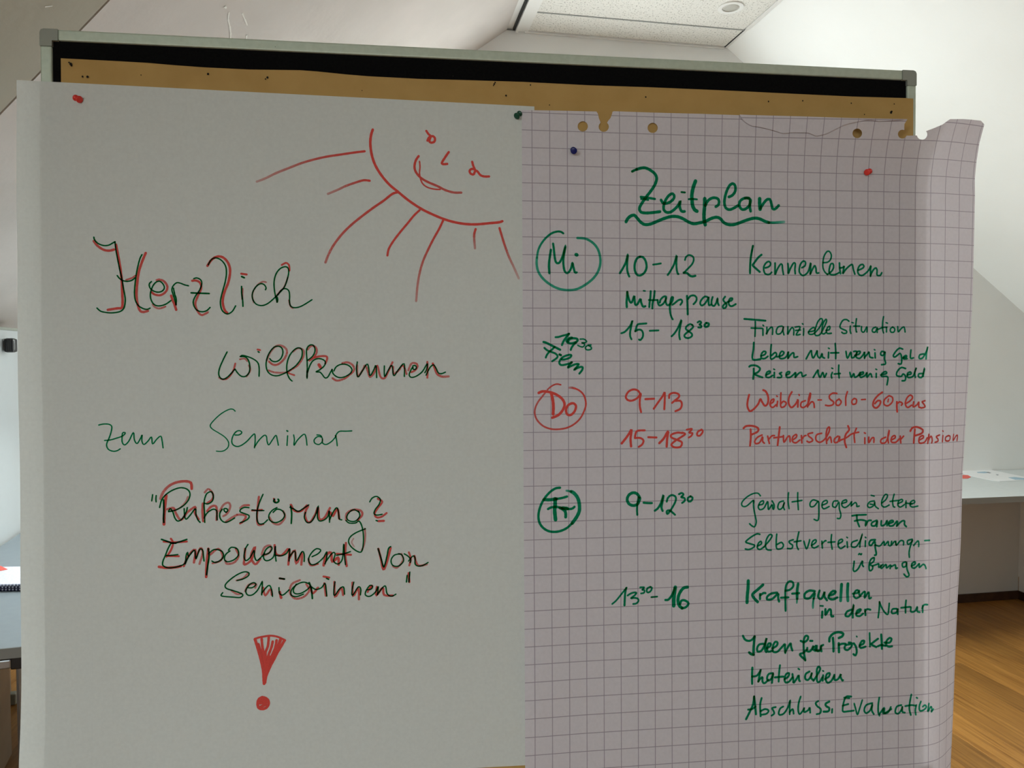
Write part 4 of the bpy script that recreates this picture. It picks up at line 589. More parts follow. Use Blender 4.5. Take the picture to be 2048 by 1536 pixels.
('lettering', 'R', 'green word "Kennenlernen"', [('G',329,1.62,1.08,[3411,1862,3393,1946,3377,2036,3369,2139,3366,2261]),('G',329,1.08,1.08,[3542,1989,3488,2035,3427,2113,3407,2145,3447,2183,3515,2240]),('G',282,1.08,1.08,[3603,2181,3657,2161,3684,2122,3657,2087,3610,2110,3576,2175,3589,2253,3630,2278,3671,2271,3698,2245]),('G',282,1.08,1.08,[3752,2109,3752,2186,3752,2277,3786,2199,3834,2127,3861,2133,3868,2198,3882,2273]),('G',282,1.08,1.08,[3950,2113,3957,2184,3957,2262,3991,2183,4039,2105,4066,2118,4060,2196,4066,2260]),('G',282,1.08,1.08,[4169,2171,4217,2142,4224,2090,4190,2075,4149,2117,4128,2195,4135,2247,4176,2285,4224,2272,4272,2219,4307,2095,4304,2180,4300,2264]),('G',282,1.08,1.08,[4304,2258,4334,2193,4369,2140,4389,2179,4396,2244,4431,2246]),('G',251,1.08,1.08,[4500,2093,4569,2086,4617,2046,4631,1981,4603,1929,4562,1929,4520,1989,4500,2073,4500,2165,4528,2229,4569,2266]),('G',282,1.08,1.08,[4569,2266,4590,2255,4638,2215,4666,2163,4659,2111,4624,2111,4604,2163,4597,2229,4625,2268,4694,2267,4750,2240]),('G',298,1.08,1.08,[4760,2096,4763,2175,4777,2253]),('G',282,1.08,1.08,[4770,2168,4812,2161,4833,2141,4822,2200,4812,2253,4861,2187,4930,2127,4965,2120,4979,2185,5003,2257]),('G',282,1.08,1.08,[5056,2198,5112,2177,5147,2144,5126,2112,5077,2132,5049,2198,5063,2256,5112,2278,5168,2249,5224,2196,5259,2130,5253,2195,5253,2287]),('G',282,1.08,1.08,[5253,2274,5295,2195,5337,2162,5358,2194,5358,2266,5407,2273,5433,2233])]),
('lettering', 'R', 'green word "Mittagspause"', [('G',345,1.08,1.08,[1518,2550,1514,2618,1507,2692,1510,2766]),('G',329,1.08,1.08,[1518,2550,1534,2629,1561,2697,1588,2692,1620,2607,1626,2660,1636,2733,1669,2723,1712,2649,1723,2701,1750,2759,1783,2754]),('G',235,1.08,1.08,[1759,2532,1781,2534]),('G',313,1.08,1.08,[1865,2537,1859,2627,1848,2701,1843,2764]),('G',313,1.08,1.08,[1923,2536,1914,2626,1892,2711,1889,2785]),('G',282,1.08,1.08,[1837,2664,1892,2665,1957,2663]),('G',298,1.08,1.08,[1968,2663,1974,2710,1995,2742,2045,2721,2089,2657,2094,2614,2056,2615,2012,2657,2001,2700]),('G',298,1.08,1.08,[2089,2636,2089,2689,2110,2736,2154,2720,2187,2677,2198,2624,2176,2624,2160,2678,2149,2762,2154,2837,2170,2900,2192,2942]),('G',298,1.08,1.08,[2187,2730,2220,2709,2275,2666,2319,2655,2335,2687,2308,2730]),('G',329,1.08,1.08,[2407,2602,2413,2687,2416,2782,2418,2867]),('G',298,1.08,1.08,[2424,2644,2462,2601,2518,2595,2551,2627,2545,2675,2506,2720]),('G',298,1.08,1.08,[2717,2615,2673,2610,2623,2659,2606,2707,2628,2738,2672,2717,2717,2653,2734,2615,2733,2674,2739,2733,2767,2727]),('G',298,1.08,1.08,[2795,2615,2778,2674,2783,2727,2817,2743,2850,2695,2870,2630,2872,2694,2889,2732]),('G',298,1.08,1.08,[2984,2608,2956,2651,2978,2688,3006,2720,2995,2763,2961,2777,2950,2747,2984,2710,3040,2677]),('G',298,1.08,1.08,[3040,2677,3084,2661,3096,2634,3062,2634,3040,2677,3045,2725,3084,2747,3146,2716])]),
('lettering', 'R', 'green time "15-18" with raised 30', [('G',298,1.08,1.08,[1430,3143,1478,3124,1532,3071,1570,3018,1592,2960,1576,3039,1559,3124,1559,3187,1577,3229]),('G',298,1.08,1.08,[1798,3002,1739,3007,1679,3013,1657,3039,1641,3092,1635,3115]),('G',298,1.08,1.08,[1635,3115,1684,3092,1728,3102,1749,3145,1744,3198,1711,3240,1689,3235]),('G',282,1.08,1.08,[1849,3108,1913,3105,1978,3102]),('G',298,1.08,1.08,[2175,3187,2219,3144,2274,3059,2324,2947,2307,3038,2291,3123,2291,3187,2301,3231]),('G',298,1.08,1.08,[2484,3021,2451,3011,2401,3043,2390,3080,2428,3112,2478,3149,2478,3186,2428,3213,2379,3202,2368,3171,2406,3133,2462,3091,2500,3048,2484,3021]),('G',298,1.08,1.08,[2567,2984,2600,2968,2622,2989,2594,3016,2622,3032,2616,3058,2578,3058]),('G',345,1.08,1.08,[2694,2994,2672,3026,2689,3050,2727,3037,2736,3005,2705,2992])]),
('lettering', 'R', 'green slanted note "19 30 Film"', [('G',298,1.08,1.08,[469,3201,511,3198,568,3181,624,3167,664,3151]),('G',329,1.08,1.08,[664,3154,641,3184,607,3223,579,3268,561,3312]),('G',345,1.08,1.08,[703,3206,664,3218,629,3251,646,3279,692,3290,743,3279,783,3257,785,3229,754,3218,709,3218,669,3234,652,3262]),('G',313,1.08,1.08,[765,3279,731,3307,703,3346,688,3382]),('G',219,1.08,1.08,[825,3229,879,3229,919,3259,902,3276,845,3282,879,3290,887,3318,862,3340,828,3335,791,3318]),('G',235,1.08,1.08,[982,3312,936,3318,902,3346,913,3377,953,3382,987,3368,981,3340,947,3321]),('G',345,1.08,1.08,[296,3270,330,3279,398,3312,454,3340,533,3379]),('G',298,1.08,1.08,[454,3340,414,3379,375,3412,341,3456,327,3490]),('G',298,1.08,1.08,[308,3354,352,3390,409,3412,465,3434,496,3468,481,3501,419,3543]),('G',345,1.62,1.62,[526,3448,544,3457]),('G',313,1.08,1.08,[555,3518,600,3518,668,3496,697,3463,674,3452,623,3463,566,3490,532,3529,521,3568,543,3596,588,3596,651,3580,702,3560]),('G',313,1.08,1.08,[702,3560,668,3596,645,3635,690,3613,759,3586,804,3586,770,3630,735,3669,781,3642,838,3625,861,3636,849,3675,812,3720])]),
('lettering', 'R', 'green words "Finanzielle Situation"', [('G',313,1.08,1.08,[3279,2932,3406,2941,3602,2957]),('G',251,1.08,1.08,[3447,2972,3447,3058,3441,3187]),('G',266,1.08,1.08,[3384,3065,3481,3068,3557,3072,3564,3101,3564,3170]),('G',235,1.08,1.08,[3564,3022,3575,3032]),('G',251,1.08,1.08,[3625,3055,3625,3115,3617,3158,3655,3086,3700,3050,3715,3086,3711,3158]),('G',251,1.08,1.08,[3859,3036,3798,3050,3771,3108,3783,3151,3836,3144,3874,3086,3882,3036,3874,3100,3890,3165]),('G',251,1.08,1.08,[3950,3043,3950,3100,3947,3158,3988,3086,4019,3057,4042,3086,4042,3165]),('G',251,1.08,1.08,[4064,3050,4141,3045,4118,3100,4080,3165,4141,3158]),('G',251,1.08,1.08,[4072,3100,4148,3093]),('G',251,1.08,1.08,[4197,3071,4197,3122,4194,3169]),('G',235,1.08,1.08,[4176,2999,4186,3006]),('G',251,1.08,1.08,[4271,3121,4347,3107,4378,3078,4347,3056,4294,3092,4271,3136,4309,3158,4370,3136,4455,3041,4493,2954,4470,2922,4424,2962,4386,3056,4370,3136,4393,3175,4455,3157,4508,3070,4555,2969,4547,2932,4508,2983,4485,3070,4485,3136,4516,3150,4547,3128]),('G',251,1.08,1.08,[4547,3099,4601,3085,4609,3041,4578,3048,4555,3099,4570,3143,4632,3140]),('G',251,1.08,1.08,[4910,2960,4871,2936,4817,2946,4778,3004,4771,3055,4825,3084,4871,3106,4871,3135,4825,3143,4797,3125]),('G',251,1.08,1.08,[4933,3033,4930,3099,4941,3142]),('G',235,1.08,1.08,[4957,2979,4980,2985]),('G',251,1.08,1.08,[5031,2923,5019,3026,5027,3113,5035,3120]),('G',251,1.08,1.08,[4988,3033,5081,3033]),('G',251,1.08,1.08,[5112,3040,5112,3106,5151,3120,5198,3040,5198,3120]),('G',251,1.08,1.08,[5339,3047,5292,3069,5284,3113,5331,3120,5362,3054,5362,3127]),('G',251,1.08,1.08,[5464,2890,5448,2981,5449,3083,5464,3134]),('G',251,1.08,1.08,[5370,3083,5448,3054,5519,3046]),('G',251,1.08,1.08,[5511,3054,5511,3120]),('G',235,1.08,1.08,[5503,2980,5527,2988]),('G',251,1.08,1.08,[5606,3046,5574,3076,5582,3120,5629,3120,5645,3075,5613,3046]),('G',251,1.08,1.08,[5692,3039,5700,3119,5748,3068,5795,3046,5811,3119])]),
('lettering', 'R', 'green words "Leben mit wenig Geld"', [('G',313,1.08,1.08,[3424,3280,3418,3374,3406,3524,3526,3522]),('G',282,1.08,1.08,[3538,3475,3594,3453,3609,3417,3572,3410,3538,3453,3538,3503,3587,3515,3640,3482]),('G',282,1.08,1.08,[3693,3309,3685,3403,3685,3518,3738,3504,3776,3461,3753,3425,3700,3468]),('G',282,1.08,1.08,[3783,3490,3859,3468,3890,3425,3852,3410,3821,3461,3829,3511,3890,3511,3935,3475,3958,3411,3953,3512]),('G',282,1.08,1.08,[3958,3504,4004,3447,4042,3432,4049,3497,4103,3487]),('G',282,1.08,1.08,[4237,3520,4286,3433,4317,3397,4325,3462,4348,3508,4394,3433,4409,3397,4417,3477,4455,3506,4486,3440,4493,3491,4524,3509]),('G',282,1.08,1.08,[4590,3426,4586,3506]),('G',235,1.08,1.08,[4586,3361,4601,3368]),('G',282,1.08,1.08,[4694,3295,4702,3405,4702,3518]),('G',282,1.08,1.08,[4624,3433,4748,3431]),('G',282,1.08,1.08,[4864,3412,4888,3514,4942,3419,4957,3507,5012,3478,5035,3412,4988,3412]),('G',282,1.08,1.08,[5004,3471,5074,3449,5090,3412,5043,3420,5027,3493,5082,3515,5136,3464,5160,3420,5160,3515]),('G',282,1.08,1.08,[5160,3500,5214,3442,5230,3420,5246,3493,5293,3508]),('G',282,1.08,1.08,[5327,3435,5332,3508]),('G',235,1.08,1.08,[5316,3384,5327,3391]),('G',282,1.08,1.08,[5481,3420,5434,3413,5418,3457,5457,3472,5489,3420,5481,3523,5497,3597,5434,3611]),('G',282,1.08,1.08,[5772,3377,5717,3365,5654,3421,5622,3479,5654,3494,5733,3443,5757,3524,5749,3598,5702,3597]),('G',282,1.08,1.08,[5780,3509,5836,3495,5828,3473,5788,3495,5788,3524,5844,3521]),('G',282,1.08,1.08,[5907,3392,5899,3510,5947,3510]),('G',282,1.08,1.08,[6115,3451,6050,3466,6042,3517,6099,3510,6163,3407,6183,3340,6164,3436,6156,3525])]),
('lettering', 'R', 'green words "Reisen mit wenig Geld"', [('G',313,1.08,1.08,[3353,3632,3383,3615,3459,3618,3519,3661,3489,3712,3436,3740,3489,3769,3556,3791]),('G',313,1.08,1.08,[3421,3661,3421,3733,3413,3812]),('G',282,1.08,1.08,[3617,3755,3670,3727,3670,3698,3624,3719,3609,3777,3655,3794,3715,3763]),('G',282,1.08,1.08,[3741,3720,3738,3792]),('G',235,1.08,1.08,[3730,3670,3745,3677]),('G',282,1.08,1.08,[3852,3721,3821,3735,3852,3764,3844,3793,3791,3795]),('G',282,1.08,1.08,[3928,3757,3973,3736,3973,3707,3928,3728,3928,3786,3981,3793,4042,3750,4072,3722,4065,3794]),('G',282,1.08,1.08,[4072,3787,4118,3736,4164,3722,4179,3780,4233,3759]),('G',282,1.08,1.08,[4348,3796,4394,3723,4424,3687,4425,3738,4455,3796,4494,3724,4509,3753,4525,3797,4555,3739]),('G',282,1.08,1.08,[4648,3725,4632,3768,4640,3805]),('G',235,1.08,1.08,[4640,3659,4656,3666]),('G',282,1.08,1.08,[4751,3616,4748,3710,4756,3805]),('G',282,1.08,1.08,[4679,3747,4772,3740]),('G',282,1.08,1.08,[4927,3726,4950,3799,4989,3741,5005,3799,5059,3770,5090,3727]),('G',282,1.08,1.08,[5067,3770,5137,3749,5137,3720,5090,3741,5098,3800,5168,3771,5199,3727,5199,3800,5254,3742,5278,3794]),('G',282,1.08,1.08,[5348,3743,5348,3801]),('G',235,1.08,1.08,[5340,3677,5356,3684]),('G',282,1.08,1.08,[5419,3765,5513,3744,5497,3714,5442,3743,5434,3787,5513,3788,5537,3817,5521,3913]),('G',282,1.08,1.08,[5820,3671,5749,3656,5686,3715,5678,3774,5749,3789,5781,3752,5821,3789,5813,3848,5765,3855]),('G',282,1.08,1.08,[5852,3767,5908,3753,5900,3723,5852,3745,5860,3804,5939,3790,5979,3702,5995,3657,5971,3731,5979,3805]),('G',282,1.08,1.08,[6099,3747,6035,3754,6035,3798,6091,3798,6132,3658,6108,3791])]),
('lettering', 'R', 'red "Do" inside a circle', [('R',229,0.9,0.7,[540,3879,477,3869,406,3899,349,3947]),('R',259,0.6,1.0,[328,3975,279,4037,208,4127,168,4223,168,4307,207,4391,291,4468,403,4509,516,4513,629,4494,729,4446,815,4370,872,4273,904,4175,894,4077,859,4007,802,3958,745,3933]),('R',305,0.8,0.4,[745,3933,703,3922,667,3922]),('R',381,1.0,1.0,[223,3992,279,3972,377,3982,476,4018,560,4081,595,4158,567,4242,503,4311,418,4347]),('R',427,1.0,1.0,[405,4003,426,4101,433,4198,429,4296]),('R',350,1.0,1.0,[695,4145,645,4173,616,4235,630,4298,680,4313,737,4264,761,4188,730,4148,695,4145])]),
('lettering', 'R', 'red time "9-13"', [('R',305,1.0,1.0,[1706,4021,1670,3971,1605,3954,1533,3984,1492,4055,1518,4104,1583,4115,1663,4077,1714,4014,1699,4099,1699,4198,1717,4280]),('R',305,1.0,1.0,[1782,4095,1910,4091]),('R',305,1.0,1.0,[1906,4235,1982,4130,2041,4052,2070,4000,2070,4116,2063,4244]),('R',305,1.0,1.0,[2136,4081,2143,4032,2202,4008,2275,4026,2283,4069,2224,4118,2180,4153]),('R',305,1.0,1.0,[2231,4125,2305,4126,2327,4176,2304,4239,2231,4274])]),
('lettering', 'R', 'red time "15-18" with raised 30', [('R',350,1.0,1.0,[1429,4730,1487,4661,1538,4591,1575,4535,1560,4662,1567,4775]),('R',305,1.0,1.0,[1770,4547,1661,4553,1632,4606,1625,4656]),('R',305,1.0,1.0,[1625,4656,1705,4657,1751,4693,1733,4749,1682,4784]),('R',305,1.0,1.0,[1824,4647,1945,4653]),('R',350,1.0,1.0,[1988,4735,2054,4669,2120,4564,2105,4670,2098,4786]),('R',305,1.0,1.0,[2333,4595,2260,4587,2172,4614,2171,4657,2259,4694,2326,4730,2303,4794,2215,4800,2168,4763,2215,4714,2304,4659,2377,4610,2333,4588]),('R',274,1.0,1.0,[2400,4546,2481,4536,2436,4590,2488,4598,2466,4640,2429,4661]),('R',289,1.0,1.0,[2628,4550,2569,4577,2557,4627,2599,4635,2643,4578,2621,4547])]),
('lettering', 'R', 'red words "Weiblich-Solo-60plus"', [('R',305,1.0,1.0,[3351,4047,3329,4133,3325,4216,3360,4285,3420,4258,3490,4184,3524,4110,3550,4152,3594,4210,3637,4177,3646,4086,3611,4003,3568,3978]),('R',259,1.0,1.0,[3672,4186,3724,4153,3733,4112,3689,4136,3675,4203,3716,4236,3768,4195]),('R',259,1.0,1.0,[3791,4146,3780,4220]),('R',229,1.0,1.0,[3777,4067,3787,4074]),('R',259,1.0,1.0,[3843,4022,3838,4121,3843,4229,3899,4222,3925,4172,3881,4147,3846,4179]),('R',289,1.0,1.0,[4013,4010,3969,4089,3965,4181,4004,4239,4057,4206,4092,4157,4109,4124,4106,4232]),('R',229,1.0,1.0,[4123,4049,4130,4061]),('R',259,1.0,1.0,[4223,4141,4162,4166,4153,4224,4197,4241,4259,4192,4299,4092,4303,4025,4276,4109,4259,4234]),('R',259,1.0,1.0,[4268,4217,4320,4159,4356,4176,4365,4243]),('R',229,1.0,1.0,[4423,4132,4476,4132]),('R',259,1.0,1.0,[4719,4037,4657,4032,4604,4070,4612,4120,4666,4162,4657,4204,4595,4220,4542,4211]),('R',259,1.0,1.0,[4755,4121,4710,4154,4710,4205,4755,4214,4790,4164,4755,4121]),('R',259,1.0,1.0,[4888,4013,4862,4097,4862,4215]),('R',259,1.0,1.0,[4996,4115,4960,4148,4969,4199,5023,4191,5032,4132,4996,4115]),('R',229,1.0,1.0,[5112,4133,5175,4130]),('R',289,1.0,1.0,[5445,4026,5373,4076,5310,4152,5298,4228,5346,4262,5400,4220,5418,4161,5373,4152,5328,4194]),('R',259,1.0,1.0,[5554,4078,5482,4136,5473,4204,5536,4230,5608,4171,5608,4104,5554,4078]),('R',229,1.0,1.0,[5545,4129,5536,4171]),('R',305,1.0,1.0,[5681,4172,5681,4248,5687,4321]),('R',259,1.0,1.0,[5681,4206,5726,4173,5772,4198,5754,4224]),('R',259,1.0,1.0,[5827,4199,5899,4157,5936,4107,5899,4072,5845,4114,5817,4199,5854,4259,5918,4225]),('R',259,1.0,1.0,[5954,4175,5945,4251,6009,4218,6037,4176,6037,4252,6065,4261]),('R',259,1.0,1.0,[6139,4160,6092,4176,6121,4210,6140,4253,6074,4270])]),
('lettering', 'R', 'red words "Partnerschaft in der Pension"', [('R',305,1.0,1.0,[3265,4537,3308,4505,3411,4506,3489,4540,3481,4590,3394,4630]),('R',305,1.0,1.0,[3373,4555,3377,4663,3365,4795]),('R',259,1.0,1.0,[3550,4641,3481,4673,3437,4730,3455,4767,3515,4748,3559,4666,3559,4732,3585,4762]),('R',259,1.0,1.0,[3637,4659,3655,4734,3663,4767]),('R',259,1.0,1.0,[3646,4717,3698,4659,3742,4652]),('R',305,1.0,1.0,[3824,4528,3811,4636,3791,4794]),('R',259,1.0,1.0,[3733,4685,3873,4670]),('R',259,1.0,1.0,[3881,4654,3890,4754,3943,4680,3978,4664,3987,4747]),('R',259,1.0,1.0,[4022,4723,4083,4682,4083,4640,4030,4673,4022,4739,4074,4765,4136,4724]),('R',259,1.0,1.0,[4162,4658,4171,4767]),('R',259,1.0,1.0,[4162,4725,4206,4667,4233,4659]),('R',259,1.0,1.0,[4338,4619,4268,4635,4277,4668,4321,4702,4339,4736,4286,4760,4250,4743]),('R',259,1.0,1.0,[4480,4629,4400,4653,4392,4728,4454,4763,4533,4714,4595,4614,4604,4539,4569,4564,4551,4664,4560,4781]),('R',259,1.0,1.0,[4560,4748,4613,4682,4631,4732,4636,4766]),('R',259,1.0,1.0,[4738,4675,4684,4716,4684,4767,4738,4759,4764,4675,4764,4751]),('R',305,1.0,1.0,[4898,4526,4916,4585,4862,4652,4845,4752,4872,4845]),('R',259,1.0,1.0,[4782,4735,4871,4702,4943,4653,4988,4637]),('R',259,1.0,1.0,[5032,4562,4997,4654,5006,4772]),('R',259,1.0,1.0,[4979,4637,5068,4621]),('R',259,1.0,1.0,[5167,4707,5167,4791]),('R',229,1.0,1.0,[5158,4631,5176,4639]),('R',259,1.0,1.0,[5230,4699,5230,4784,5275,4717,5311,4709,5311,4777]),('R',259,1.0,1.0,[5501,4703,5429,4736,5429,4787,5501,4780,5546,4679,5559,4594,5537,4696,5546,4789]),('R',259,1.0,1.0,[5592,4747,5655,4714,5646,4680,5601,4705,5592,4773,5664,4782,5719,4732]),('R',259,1.0,1.0,[5737,4690,5746,4792]),('R',259,1.0,1.0,[5737,4749,5791,4691]),('R',305,1.0,1.0,[5901,4616,5937,4566,6019,4558,6103,4602,6085,4653,5983,4685]),('R',289,1.0,1.0,[5974,4592,5965,4685,5956,4795]),('R',259,1.0,1.0,[6048,4754,6113,4721,6104,4687,6048,4720,6048,4797,6132,4790,6180,4723]),('R',259,1.0,1.0,[6209,4672,6190,4808]),('R',259,1.0,1.0,[6200,4757,6249,4699,6270,4759,6260,4802]),('R',259,1.0,1.0,[6409,4686,6343,4710,6376,4745,6377,4779,6323,4795]),('R',259,1.0,1.0,[6479,4697,6469,4791]),('R',229,1.0,1.0,[6473,4625,6482,4632]),('R',259,1.0,1.0,[6605,4702,6541,4725,6542,4777,6621,4780,6645,4721,6605,4702]),('R',259,1.0,1.0,[6727,4690,6718,4785,6785,4718,6827,4711,6818,4790])]),
('lettering', 'R', 'green "Fr" inside a bold circle', [('G',360,1.08,1.08,[523,5350,459,5358,382,5406,312,5480,261,5560,223,5660,210,5760,228,5848,278,5918,354,5965,443,5980,533,5968,622,5929,699,5862]),('G',517,1.08,0.86,[699,5862,764,5775,803,5688,803,5587,778,5498,727,5433,688,5410]),('G',313,0.97,0.43,[688,5410,650,5400,618,5395]),('G',470,1.08,1.08,[293,5513,369,5519,471,5509]),('G',360,1.08,1.08,[471,5509,548,5498,624,5479]),('G',548,1.08,1.08,[452,5508,452,5603,445,5678,457,5804]),('G',360,1.08,1.08,[350,5650,394,5629,471,5622,534,5640,598,5644,649,5658,700,5653,732,5629]),('G',439,1.08,1.08,[521,5636,585,5676,604,5720,604,5771]),('G',548,1.08,1.08,[560,5643,623,5651])]),
('lettering', 'R', 'green time "9-12" with raised 30', [('G',439,1.08,1.08,[1690,5514,1651,5462,1592,5448,1534,5478,1507,5541,1533,5605,1598,5633,1664,5609,1697,5533]),('G',313,1.08,1.08,[1677,5513,1660,5596,1653,5685,1657,5768]),('G',345,1.08,1.08,[1753,5596,1814,5602,1873,5604]),('G',345,1.08,1.08,[1919,5715,1965,5681,2011,5605,2049,5488,2035,5580,2018,5669,2035,5721]),('G',313,1.08,1.08,[2097,5588,2117,5531,2170,5496,2229,5521,2229,5585,2183,5673,2130,5749,2103,5767,2097,5729,2136,5717,2183,5750,2220,5783]),('G',313,1.08,1.08,[2282,5484,2322,5469,2349,5492,2315,5529,2362,5543,2368,5582,2329,5613]),('G',313,1.08,1.08,[2455,5520,2415,5545,2421,5590,2461,5591,2488,5546,2455,5520])]),
('lettering', 'R', 'green words "Gewalt gegen ältere"', [('G',235,1.08,1.08,[3524,5539,3484,5500,3405,5506,3310,5556,3239,5630,3247,5683,3310,5685,3413,5604,3420,5642]),('G',251,1.08,1.08,[3417,5604,3420,5711,3444,5833,3460,5924,3436,5992,3397,5983,3357,5948]),('G',251,1.08,1.08,[3500,5675,3563,5661,3571,5616,3524,5630,3492,5697,3516,5743,3579,5722,3635,5625,3643,5686,3651,5747,3706,5673,3714,5726,3730,5742,3738,5681,3706,5619]),('G',251,1.08,1.08,[3882,5624,3818,5645,3794,5713,3818,5749,3866,5722,3898,5639,3882,5708,3898,5754]),('G',251,1.08,1.08,[3962,5504,3954,5618,3970,5740]),('G',251,1.08,1.08,[4106,5507,4106,5622,4115,5759]),('G',251,1.08,1.08,[4018,5642,4171,5623]),('G',251,1.08,1.08,[4429,5645,4348,5620,4300,5665,4308,5719,4364,5713,4429,5645,4437,5753,4437,5860,4421,5929,4364,5912]),('G',251,1.08,1.08,[4494,5701,4567,5672,4559,5633,4502,5655,4486,5716,4518,5758,4599,5726]),('G',251,1.08,1.08,[4737,5645,4672,5651,4656,5720,4705,5737,4754,5661,4762,5761,4787,5854,4770,5908,4730,5907]),('G',251,1.08,1.08,[4803,5685,4876,5664,4868,5633,4811,5655,4803,5716,4852,5748,4925,5704,4958,5659,4950,5728]),('G',251,1.08,1.08,[4958,5720,5015,5676,5040,5707,5040,5738,5078,5731]),('G',251,1.08,1.08,[5319,5660,5245,5674,5212,5727,5245,5759,5311,5729,5327,5676,5336,5738,5385,5778]),('G',235,1.08,1.08,[5270,5574,5319,5587]),('G',235,1.08,1.08,[5253,5705,5295,5714]),('G',251,1.08,1.08,[5443,5694,5509,5642,5534,5580,5492,5571,5443,5655,5443,5733,5493,5757,5559,5728]),('G',251,1.08,1.08,[5641,5567,5617,5660,5625,5745,5650,5762]),('G',251,1.08,1.08,[5575,5674,5708,5662]),('G',251,1.08,1.08,[5708,5709,5775,5679,5766,5648,5716,5670,5700,5732,5742,5764,5808,5727]),('G',251,1.08,1.08,[5833,5673,5833,5774]),('G',251,1.08,1.08,[5825,5704,5883,5713,5925,5714]),('G',251,1.08,1.08,[5908,5729,5975,5700,5958,5668,5908,5691,5900,5745,5942,5769,6026,5756])]),
('lettering', 'R', 'green word "Frauen"', [('G',298,1.08,1.08,[4966,5875,5048,5866,5188,5865]),('G',298,1.08,1.08,[5040,5869,5048,5954,5081,6040]),('G',298,1.08,1.08,[5007,5953,5098,5940,5163,5950]),('G',298,1.08,1.08,[5188,5958,5180,6035,5221,5959,5270,5953]),('G',298,1.08,1.08,[5361,5955,5287,5984,5279,6030,5336,6032,5369,5963,5361,6048]),('G',298,1.08,1.08,[5435,5965,5435,6035,5493,6021,5526,5960,5527,6038]),('G',298,1.08,1.08,[5560,6008,5626,5986,5609,5962,5560,5984,5560,6039,5626,6040,5692,5972,5684,6050]),('G',298,1.08,1.08,[5692,6042,5759,5982,5809,5976,5809,6030,5839,6062])]),
('lettering', 'R', 'green word "Selbstverteidigungs-"', [('G',266,1.08,1.08,[3515,6109,3468,6102,3389,6140,3317,6191,3301,6221,3373,6246,3436,6271,3404,6308,3341,6329,3293,6319]),('G',266,1.08,1.08,[3484,6280,3539,6251,3531,6213,3492,6242,3476,6303,3515,6334,3579,6298]),('G',266,1.08,1.08,[3579,6298,3666,6202,3706,6135,3666,6119,3619,6186,3603,6276,3627,6338,3690,6348]),('G',266,1.08,1.08,[3778,6114,3770,6221,3778,6328,3850,6330,3882,6285,3850,6239,3786,6267]),('G',266,1.08,1.08,[4034,6206,3970,6227,3986,6258,4026,6290,4010,6335,3946,6333]),('G',266,1.08,1.08,[4123,6094,4099,6201,4091,6292,4115,6354]),('G',266,1.08,1.08,[4050,6237,4155,6225]),('G',266,1.08,1.08,[4203,6234,4244,6351,4284,6252,4292,6214]),('G',266,1.08,1.08,[4324,6300,4389,6256,4389,6217,4340,6239,4324,6307,4365,6339,4430,6311]),('G',266,1.08,1.08,[4486,6243,4494,6344]),('G',266,1.08,1.08,[4486,6282,4535,6237,4551,6238]),('G',266,1.08,1.08,[4640,6148,4632,6248,4649,6364]),('G',266,1.08,1.08,[4584,6262,4689,6258]),('G',266,1.08,1.08,[4746,6290,4812,6254,4803,6223,4754,6244,4746,6321,4787,6361,4852,6324]),('G',266,1.08,1.08,[4885,6264,4893,6349]),('G',235,1.08,1.08,[4880,6194,4893,6202]),('G',266,1.08,1.08,[5049,6246,4967,6274,4959,6336,5024,6345,5090,6263,5131,6148,5098,6263,5090,6348]),('G',266,1.08,1.08,[5180,6258,5177,6343]),('G',235,1.08,1.08,[5177,6203,5188,6212]),('G',313,1.08,1.08,[5337,6247,5263,6253,5238,6306,5271,6330,5329,6270,5337,6363,5354,6465,5329,6479]),('G',266,1.08,1.08,[5337,6325,5411,6343,5477,6275,5486,6337,5544,6277,5552,6332,5577,6348]),('G',266,1.08,1.08,[5602,6279,5594,6341,5652,6280,5677,6336]),('G',266,1.08,1.08,[5668,6281,5677,6343,5743,6275,5793,6285,5793,6339]),('G',266,1.08,1.08,[5935,6258,5860,6279,5868,6334,5918,6304,5943,6266,5902,6374,5885,6459,5890,6530]),('G',266,1.08,1.08,[5960,6353,6027,6285,6044,6324,6041,6371]),('G',266,1.08,1.08,[6144,6286,6230,6286])]),
('lettering', 'R', 'green word "Übungen"', [('G',282,1.08,1.08,[5000,6561,4992,6630,4984,6684,5009,6713,5066,6672,5131,6558,5132,6620,5148,6644]),('G',266,1.08,1.08,[5071,6460,5085,6448,5107,6464,5118,6452]),('G',282,1.08,1.08,[5304,6517,5263,6547,5239,6624,5247,6709,5288,6695,5296,6649,5255,6616,5313,6572,5321,6518]),('G',282,1.08,1.08,[5296,6641,5362,6620,5395,6614,5396,6668,5462,6624]),('G',282,1.08,1.08,[5429,6638,5437,6685,5511,6625,5520,6680,5586,6636,5578,6690]),('G',282,1.08,1.08,[5603,6660,5661,6638,5669,6693,5694,6686]),('G',282,1.08,1.08,[5827,6598,5777,6619,5786,6674,5836,6660,5844,6598,5852,6708,5886,6803,5844,6824,5803,6784]),('G',282,1.08,1.08,[5928,6664,5986,6634,5978,6603,5936,6625,5928,6679,5978,6697,6045,6637]),('G',282,1.08,1.08,[6054,6637,6054,6692,6114,6648,6149,6665,6168,6713])]),
